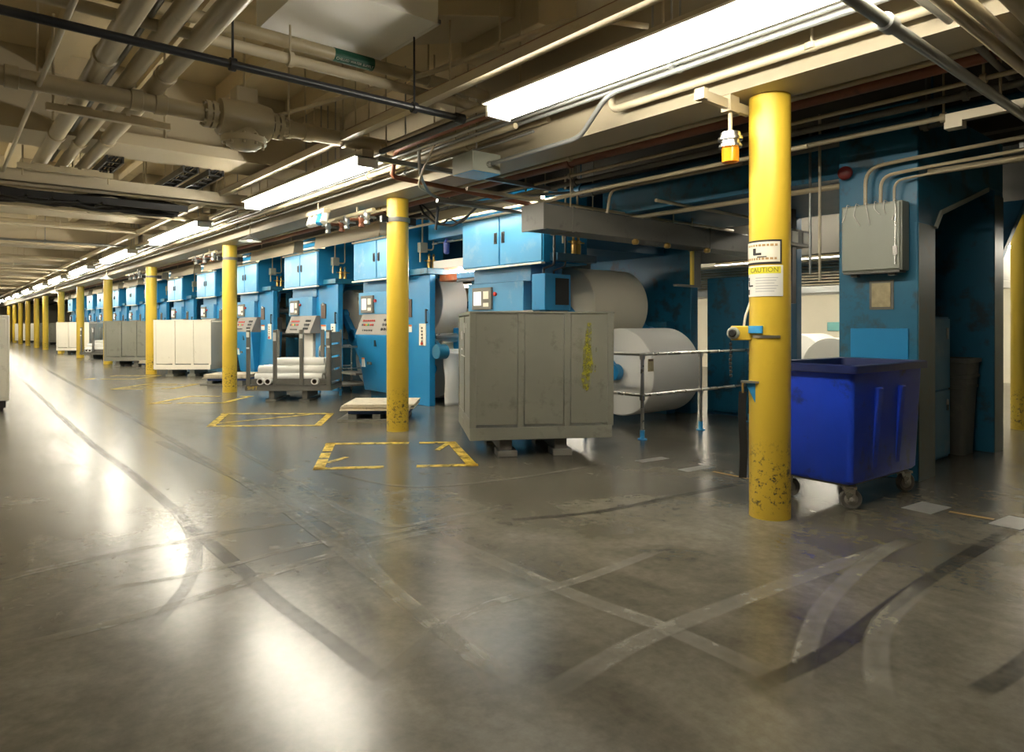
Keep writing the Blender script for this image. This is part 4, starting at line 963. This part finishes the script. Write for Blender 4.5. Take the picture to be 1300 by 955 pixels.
# ducts
t = thing('white_duct', 'big white rectangular duct hanging at the top', 'air duct', (0, 0, 0))
MB().box(2.03, 3.12, 4.66, 5.75, 3.90, 4.31).build('casing', WHITEP, t, bevel=.008)
MB().box(2.02, 3.13, 4.64, 4.67, 3.895, 3.93).box(3.10, 3.13, 4.64, 5.76, 3.895, 3.93).box(2.02, 2.05, 4.64, 5.76, 3.895, 3.93).box(2.02, 3.13, 5.73, 5.76, 3.895, 3.93).build('corner_trim', WHITEP, t)
t = thing('branch_duct', 'beige tapering duct behind the big white duct', 'air duct', (0, 0, 0))
MB().hexa([(3.16, 4.75, 4.02), (3.8, 4.5, 4.1), (3.8, 5.2, 4.1), (3.16, 5.6, 4.02)], [(3.16, 4.75, 4.31), (3.8, 4.5, 4.31), (3.8, 5.2, 4.31), (3.16, 5.6, 4.31)]).build('casing', BEIGE, t, bevel=.008)
MB().box(3.8, 4.25, 4.2, 5.3, 3.95, 4.30).build('box', BEIGE, t, bevel=.008)
pipe('thin_pipe', 'thin beige pipe rising past the white duct to the right', [(2.9, 8.4, 3.9), (3.45, 5.2, 3.75), (3.65, 3.6, 3.75), (4.1, 3.3, 3.7)], .022, BEIGE, .2, rods=[(3.55, 4.4, 3.75)])
# conduits between the lights and the beam
lab = ['second', 'third', 'fourth', 'fifth']
for i, (x, z, r, mm) in enumerate(((4.42, 3.29, .030, BEIGE_L), (4.22, 3.36, .020, CONDUIT), (4.12, 3.36, .016, CONDUIT), (4.02, 3.38, .022, BEIGE), (3.90, 3.42, .016, CONDUIT))):
    if i == 0:
        pipe('conduit', 'cream conduit running along the bottom of the long beam', [(4.42, 3.95, 3.45), (4.42, 3.95, 3.29), (4.42, 1.35, 3.29), (4.25, 1.1, 3.29), (3.5, 1.1, 3.34)], r, mm, .12, 'conduit', rods=[(4.42, 2.2, 3.29)])
    else:
        pipe('conduit', '%s conduit from the beam in the bundle between beam and strip lights' % lab[i - 1], alongY(x, z, -2, 60), r, mm, 0, 'conduit', rods=[(x, 3.1 + k * 6, z) for k in range(4)])
for i, (x, z, r, mm, c) in enumerate(((4.47, 3.42, .03, BEIGE, 'tan'), (4.36, 3.44, .022, BEIGE_L, 'cream'), (4.28, 3.27, .014, CONDUIT, 'thin grey'), (4.06, 3.28, .028, BEIGE, 'thick tan'), (3.86, 3.30, .018, CONDUIT, 'low grey'), (3.80, 3.44, .03, BEIGE, 'broad tan'))):
    pipe('conduit', '%s conduit in the bundle running between the long beam and the strip lights' % c, alongY(x, z, 4.8, 60), r, mm, 0, 'conduit', rods=[(x, 6.1 + k * 6 + i * .5, z) for k in range(4)])
t = thing('strut_channel', 'grey strut channel crossing from the black pipe elbow over the bundle', 'bracket', (3.55, 6.45, 3.18))
MB().box(0, 2.6, -.025, .025, 0, .05).build('channel', CONDUIT, t, bevel=.003)
for xx in (.1, 1.0, 2.4): MB().cyl((xx, 0, .05), (xx, 0, .36 if xx > 1.6 else 1.13), .008, n=6).build('threaded_rod', BEIGE, t)
pipe('flex_conduit', 'drooping flexible conduit beside the rust pipe drop', [(3.9, 6.2, 3.35), (4.1, 6.5, 3.12), (4.5, 6.9, 2.98), (5.1, 6.9, 2.97), (5.7, 6.7, 3.1), (6.4, 6.4, 3.2)], .018, CONDUIT, .25, 'conduit')
pipe('flex_conduit', 'pale looping cable near the rust pipe drop', [(3.9, 5.9, 3.3), (4.0, 6.3, 3.1), (4.2, 6.7, 3.02), (4.6, 7.0, 3.05), (4.9, 7.4, 3.1)], .012, BEIGE_L, .2, 'cable')
pipe('conduit', 'bright conduit kinking down to the hanging grey box', [(4.15, 1.0, 3.32), (4.15, 3.75, 3.32), (4.33, 4.25, 3.10), (4.33, 5.6, 3.10)], .022, CONDUIT, .12, 'conduit')
t = thing('pull_box', 'hanging grey junction box with a bluish underside in front of the long beam', 'junction box', (4.13, 5.55, 3.02))
MB().box(0, .36, 0, .36, 0, .2).build('box', GREYBOX, t, bevel=.005); MB().box(.008, .352, .008, .352, -.006, 0).build('cover', LBLUE, t); MB().cyl((.2, .0, .08), (.2, -.06, .08), .03, n=10).cyl((.18, .18, .2), (.18, .18, 1.4), .009, n=6).build('connector', STEEL, t)
# fan of pipes in the upper right
pipe('grey_conduit', 'thick grey conduit slanting down across the upper right corner', alongX(1.46, 3.0, 2.2, 9.0), .032, CONDUIT, 0, 'conduit', couplings=[(3.74, 1.46, 3.0)])
pipe('grey_conduit', 'dark bent conduit right of the thick grey one', [(4.1, 1.5, 3.3), (4.5, 1.42, 3.22), (6.6, 1.55, 3.3)], .022, GREYDK, .2, 'conduit')
for i, (y, lab_) in enumerate(((1.27, 'left of the three'), (1.19, 'middle of the three'), (1.03, 'right of the three'))):
    pipe('beige_pipe', 'beige pipe slanting through the upper right corner, ' + lab_, alongX(y, 3.1, 2.6, 7.5), .032 if i != 2 else .045, BEIGE)
t = thing('strut_channel', 'short cream strut channel in the upper right corner', 'bracket', (5.95, -.2, 3.0))
MB().box(-.03, .03, 0, 2.1, 0, .07).build('channel', BEIGE_L, t, bevel=.004); MB().cyl((0, 1.75, .07), (0, 1.75, .55), .01, n=6).build('threaded_rod', BEIGE, t); MB().cyl((0, .5, .07), (0, .5, .55), .01, n=6).build('threaded_rod', BEIGE, t); MB().box(-.05, .05, 1.98, 2.1, -.05, .0).build('clip', BEIGE_L, t)
# dark runs above the press, along the row
runs = [(5.35, 3.30, .025, BEIGE, 'beige'), (5.55, 3.32, .055, RUST, 'rust'), (5.75, 3.22, .018, BEIGE, 'thin beige'), (6.05, 3.22, .03, GREYDK, 'grey'), (6.2, 3.12, .022, BEIGE, 'pale'), (6.55, 3.25, .05, NAVY, 'dark blue'), (7.0, 3.3, .04, GREYDK, 'dark'), (7.2, 2.90, .03, BEIGE, 'lowest')]
for i, (x, z, r, mm, c) in enumerate(runs):
    pipe('ceiling_run', '%s pipe above the presses, %s from the long beam' % (c, ORD[i]), alongY(x, z, -3, 55 if x < 6.4 else 6.85), r, mm, rods=[(x, 1.2 + i * .2 + k * 4.2, z) for k in range(3 if x < 6.4 else 2)], ztop=3.76)
pipe('conduit', 'conduit bending down from the ceiling above the bus duct', [(6.35, 3.9, 3.12), (6.35, 5.7, 3.12), (6.35, 5.75, 2.84)], .018, BEIGE, .12, 'conduit')
pipe('conduit', 'conduit swooping sideways above the bus duct', [(5.95, 3.0, 3.05), (5.95, 5.9, 3.05), (5.7, 6.5, 2.95), (5.7, 6.55, 2.85)], .02, BEIGE, .2, 'conduit')
pipe('cross_pipe', 'thin cross pipe just above the bus duct, nearer one', alongX(6.3, 3.0, 4.6, 10), .022, BEIGE)
pipe('cross_pipe', 'thin cross pipe just above the bus duct, farther one', alongX(6.9, 2.95, 4.6, 10), .025, CONDUIT)
pipe('cross_pipe', 'thin cross pipe above the handrail in front of the bus duct', alongX(5.2, 2.95, 6.6, 10), .02, BEIGE)
for i, (x, y, z0, z1) in enumerate(((6.9, 3.35, 1.9, 3.6), (7.2, 3.6, 2.0, 3.6))):
    pipe('drop_conduit', ['pale drop conduit left of the portal post', 'dark drop conduit with a red fitting left of the portal post'][i], [(x, y, z0), (x, y, z1)], .014, [BEIGE_L, CONDUIT][i], 0, 'conduit')
p = at(1073, 220, X=6.9)
t = thing('alarm_bell', 'dark red round alarm bell near the top of the portal post', 'alarm bell', p)
MB().lathe([(.07, 0), (.066, .02), (.04, .04), (.01, .045)], (0, 0, 0), (-1, -.2, 0), 20).build('gong', M('dark_red', (.12, .012, .01), .4), t); MB().box(-.0, .05, -.04, .04, -.04, .04).build('base', GREYDK, t)
# mid-distance overhead trays and cables
t = thing('cross_tray', 'long beige channel crossing the aisle just before the second strip light end', 'cable tray', (-7, 10.85, 3.30))
MB().box(0, 10.9, 0, .06, 0, .17).box(0, 10.9, 0, .3, .0, .02).box(0, 10.9, .24, .3, 0, .17).build('tray', BEIGE_L, t, bevel=.004)
for xx in (2, 4.5, 7.4, 8.4, 9.3): MB().cyl((xx, .15, .02), (xx, .15, 1.25), .01, n=6).build('hanger_rod', BEIGE, t)
t = thing('cable_tray', 'dark tray of tangled black cables crossing the left ceiling', 'cable tray', (-7, 11.5, 3.22))
MB().box(0, 10, 0, .03, 0, .1).box(0, 10, .6, .63, 0, .1).build('side_rail', BLACK, t)
m = MB()
for k in range(30): m.box(.1 + k * .3, .14 + k * .3, 0, .63, 0, .03)
m.build('rungs', GREYDK, t)
cb = MB()
for k in range(9):
    y0 = .05 + .06 * k; ph = random.uniform(0, 6)
    cb.tube([(i * .23, y0 + .03 * math.sin(i * .4 + ph), .05 + .12 * math.sin(i * .55 + ph) * random.uniform(.5, 1)) for i in range(44)], .022, 6)
tag(cb.build('cables', RUBBER, t), kind='stuff')
for xx in (1.5, 4.5, 7.5, 8.8): MB().cyl((xx, .3, .1), (xx, .3, 1.33), .01, n=6).build('hanger_rod', BEIGE, t)
for i, (x, lab_) in enumerate(((2.62, 'black cable ladder between the cross beam and the cross tray, left one'), (2.95, 'black cable ladder between the cross beam and the cross tray, right one'), (1.72, 'black cable ladder beside the rightmost fat pipe'))):
    t = thing('cable_ladder', lab_, 'cable tray', (x, 9.9, 3.55), 0, 'black cable ladders')
    m = MB().box(-.1, -.08, 0, 3.2, -.03, .05).box(.08, .1, 0, 3.2, -.03, .05)
    for k in range(11): m.box(-.1, .1, .1 + k * .3, .13 + k * .3, -.02, .0)
    m.build('ladder', BLACK, t)
    for k in range(4): MB().tube([(-.05 + k * .035, j * .4, .02 + .015 * math.sin(j + k)) for j in range(9)], .014, 6).build('cable', RUBBER, t)
    for yy in (.4, 2.8): MB().cyl((0, yy, 0), (0, yy, 1.0), .01, n=6).build('hanger_rod', BEIGE, t)
# further cross pipes that fill the distance on the left
far = [(12.6, 3.55, .05, BEIGE), (13.2, 3.35, .03, BEIGE_L), (14.4, 3.62, .07, BEIGE), (16.6, 3.45, .03, BEIGE_L), (17.4, 3.6, .06, BEIGE), (19.2, 3.4, .03, CONDUIT), (21.0, 3.55, .06, BEIGE), (24.4, 3.45, .05, BEIGE), (26.5, 3.6, .07, BEIGE), (28, 3.35, .03, BEIGE_L), (31.5, 3.5, .06, BEIGE), (34, 3.4, .05, BEIGE), (38.5, 3.5, .06, BEIGE), (41, 3.45, .05, BEIGE_L), (46, 3.5, .06, BEIGE), (53, 3.5, .06, BEIGE)]
for i, (y, z, r, mm) in enumerate(far):
    pipe('cross_pipe', '%s pipe crossing the aisle ceiling beyond the black cable tray' % ORD16[i], alongX(y, z, -7.5, 4.4), r, mm, rods=[(1.9, y, z)], group='far cross pipes')
# pendant reflectors and emergency lamps
def pendant(x, y, z, label):
    t = thing('bell_lamp', label, 'lamp', (x, y, z), 0, 'small bell lamps')
    MB().lathe([(.02, .10), (.03, .09), (.05, .06), (.19, -.02), (.195, -.025), (.185, -.02), (.045, .05)], (0, 0, 0), (0, 0, 1), 20).build('shade', WHITEP, t)
    MB().cyl((0, 0, .09), (0, 0, 3.6 - z), .01, n=6).build('stem', BEIGE, t)
    MB().lathe([(.02, .05), (.04, .02), (.03, -.01), (.005, -.02)], (0, 0, 0), (0, 0, 1), 12).build('bulb', TUBE2, t)
pendant(4.2, 12.2, 2.95, 'small white bell lamp near the end of the second strip light')
pendant(4.2, 25.6, 2.98, 'small white bell lamp near the fourth column')
pendant(4.2, 38.5, 2.98, 'farthest small white bell lamp')
t = thing('emergency_lamp', 'cluster of four tilted white and blue lamp heads near the second column', 'lamp', (4.3, 9.6, 2.98))
MB().box(-.05, .05, -.3, .3, .1, .16).cyl((0, 0, .16), (0, 0, .5), .012, n=8).build('bar', BEIGE, t)
for k in range(4):
    MB().lathe([(.03, .1), (.05, .06), (.055, -.1), (.045, -.11)], (0, -.24 + k * .16, .05), (.4, .3, 1), 14).build('head', WHITEP if k != 1 else LBLUE, t)
t = thing('cable_festoon', 'black drooping cables tied under the ceiling right of the second column', 'cable', (0, 0, 0))
MB().tube([at(x, y, X=5.62) for x, y in ((528, 250), (538, 272), (553, 284), (575, 287), (592, 276), (606, 262))], .018, 8, .12).build('cable', RUBBER, t)
MB().tube([at(x, y, X=5.64) for x, y in ((520, 247), (545, 268), (560, 288), (570, 276), (584, 285), (600, 268))], .014, 8, .12).build('cable', RUBBER, t)
MB().tube([at(553, 292, X=5.60), at(556, 262, X=5.60)], .022, 8).build('tie', BLACK, t)
t = thing('strut_drop', 'perforated hanging strut beside the conduits over the portal', 'bracket', (6.95, 1.62, 2.93))
MB().box(-.02, .02, -.02, .02, 0, .62).build('channel', GREYDK, t); MB().box(-.03, .03, -.05, .05, .0, .05).build('clamp', CONDUIT, t)
# valves and clamps clustered at the beam above the second and third columns
for i, (y, lab_) in enumerate(((9.15, 'second'), (16.3, 'third'), (23.6, 'fourth'))):
    t = thing('valve_cluster', 'cluster of small rusty valves under the beam beyond the %s column' % lab_, 'valve', (4.9, y, 2.98), 0, 'beam valve clusters')
    MB().tube([(-.2, -.5, .1), (-.2, 1.6, .1)], .03, 10).tube([(.1, -.6, .16), (.1, 1.8, .16)], .02, 8).build('manifold', BEIGE, t)
    for k in range(5):
        y_ = -.3 + k * .32
        m = MB().lathe([(.03, .1), (.05, .07), (.05, -.02), (.03, -.05), (.045, -.06), (.045, -.1), (.02, -.11)], (-.2 + .08 * (k % 2), y_, .02), (0, 0, 1), 12)
        m.cyl((-.3, y_, .02), (-.05, y_, .02), .016, n=8)
        m.build('valve', RUST if k % 2 else CONDUIT, t)
    MB().cyl((-.2, 0, .1), (-.2, 0, .22), .012, n=6).build('hanger_rod', BEIGE, t)
# small step rail between the tube rack and the second press
t = thing('step_platform', 'grey step platform with tube rails right of the tube rack', 'steps', (6.35, 13.1, 0))
for z, d in ((.22, .75), (.44, .4)): MB().box(.75 - d, .75, 0, 1.0, z - .04, z).build('tread', GREYDK, t)
for y in (0, 1.0):
    MB().tube([(0, y, 0), (0, y, 1.0), (.75, y, 1.0), (.75, y, 0)], .02, 8, .06).tube([(0, y, .55), (.75, y, .55)], .016, 8).build('rail', STEEL, t)
    MB().cyl((0, y, 0), (0, y, .14), .028, n=10).build('foot', LBLUE, t)

# ------------------------------------------------------------------ camera, world, view
cam = bpy.data.cameras.new('camera'); co = bpy.data.objects.new('camera', cam); COL.objects.link(co)
cam.sensor_width = 36; cam.sensor_fit = 'HORIZONTAL'; cam.lens = 36 * F / 1300
cam.shift_x = 0; cam.shift_y = (CY - 477.5) / 1300
co.location = (0, 0, EYE); co.rotation_euler = (PI / 2, 0, -math.atan2(728, 870))
cam.clip_start = .05; cam.clip_end = 300
SC.camera = co
w = bpy.data.worlds.new('world'); SC.world = w; w.use_nodes = True
w.node_tree.nodes['Background'].inputs[0].default_value = (.9, .95, 1, 1); w.node_tree.nodes['Background'].inputs[1].default_value = .1
SC.view_settings.view_transform = 'Standard'; SC.view_settings.look = 'None'; SC.view_settings.gamma = 1
SC.view_settings.use_curve_mapping = False
SC.view_settings.exposure = 1.32
SC.cycles.max_bounces = 8; SC.cycles.diffuse_bounces = 4; SC.cycles.glossy_bounces = 4; SC.cycles.transparent_max_bounces = 24
SC.cycles.use_denoising = True
SC.cycles.sample_clamp_indirect = 8
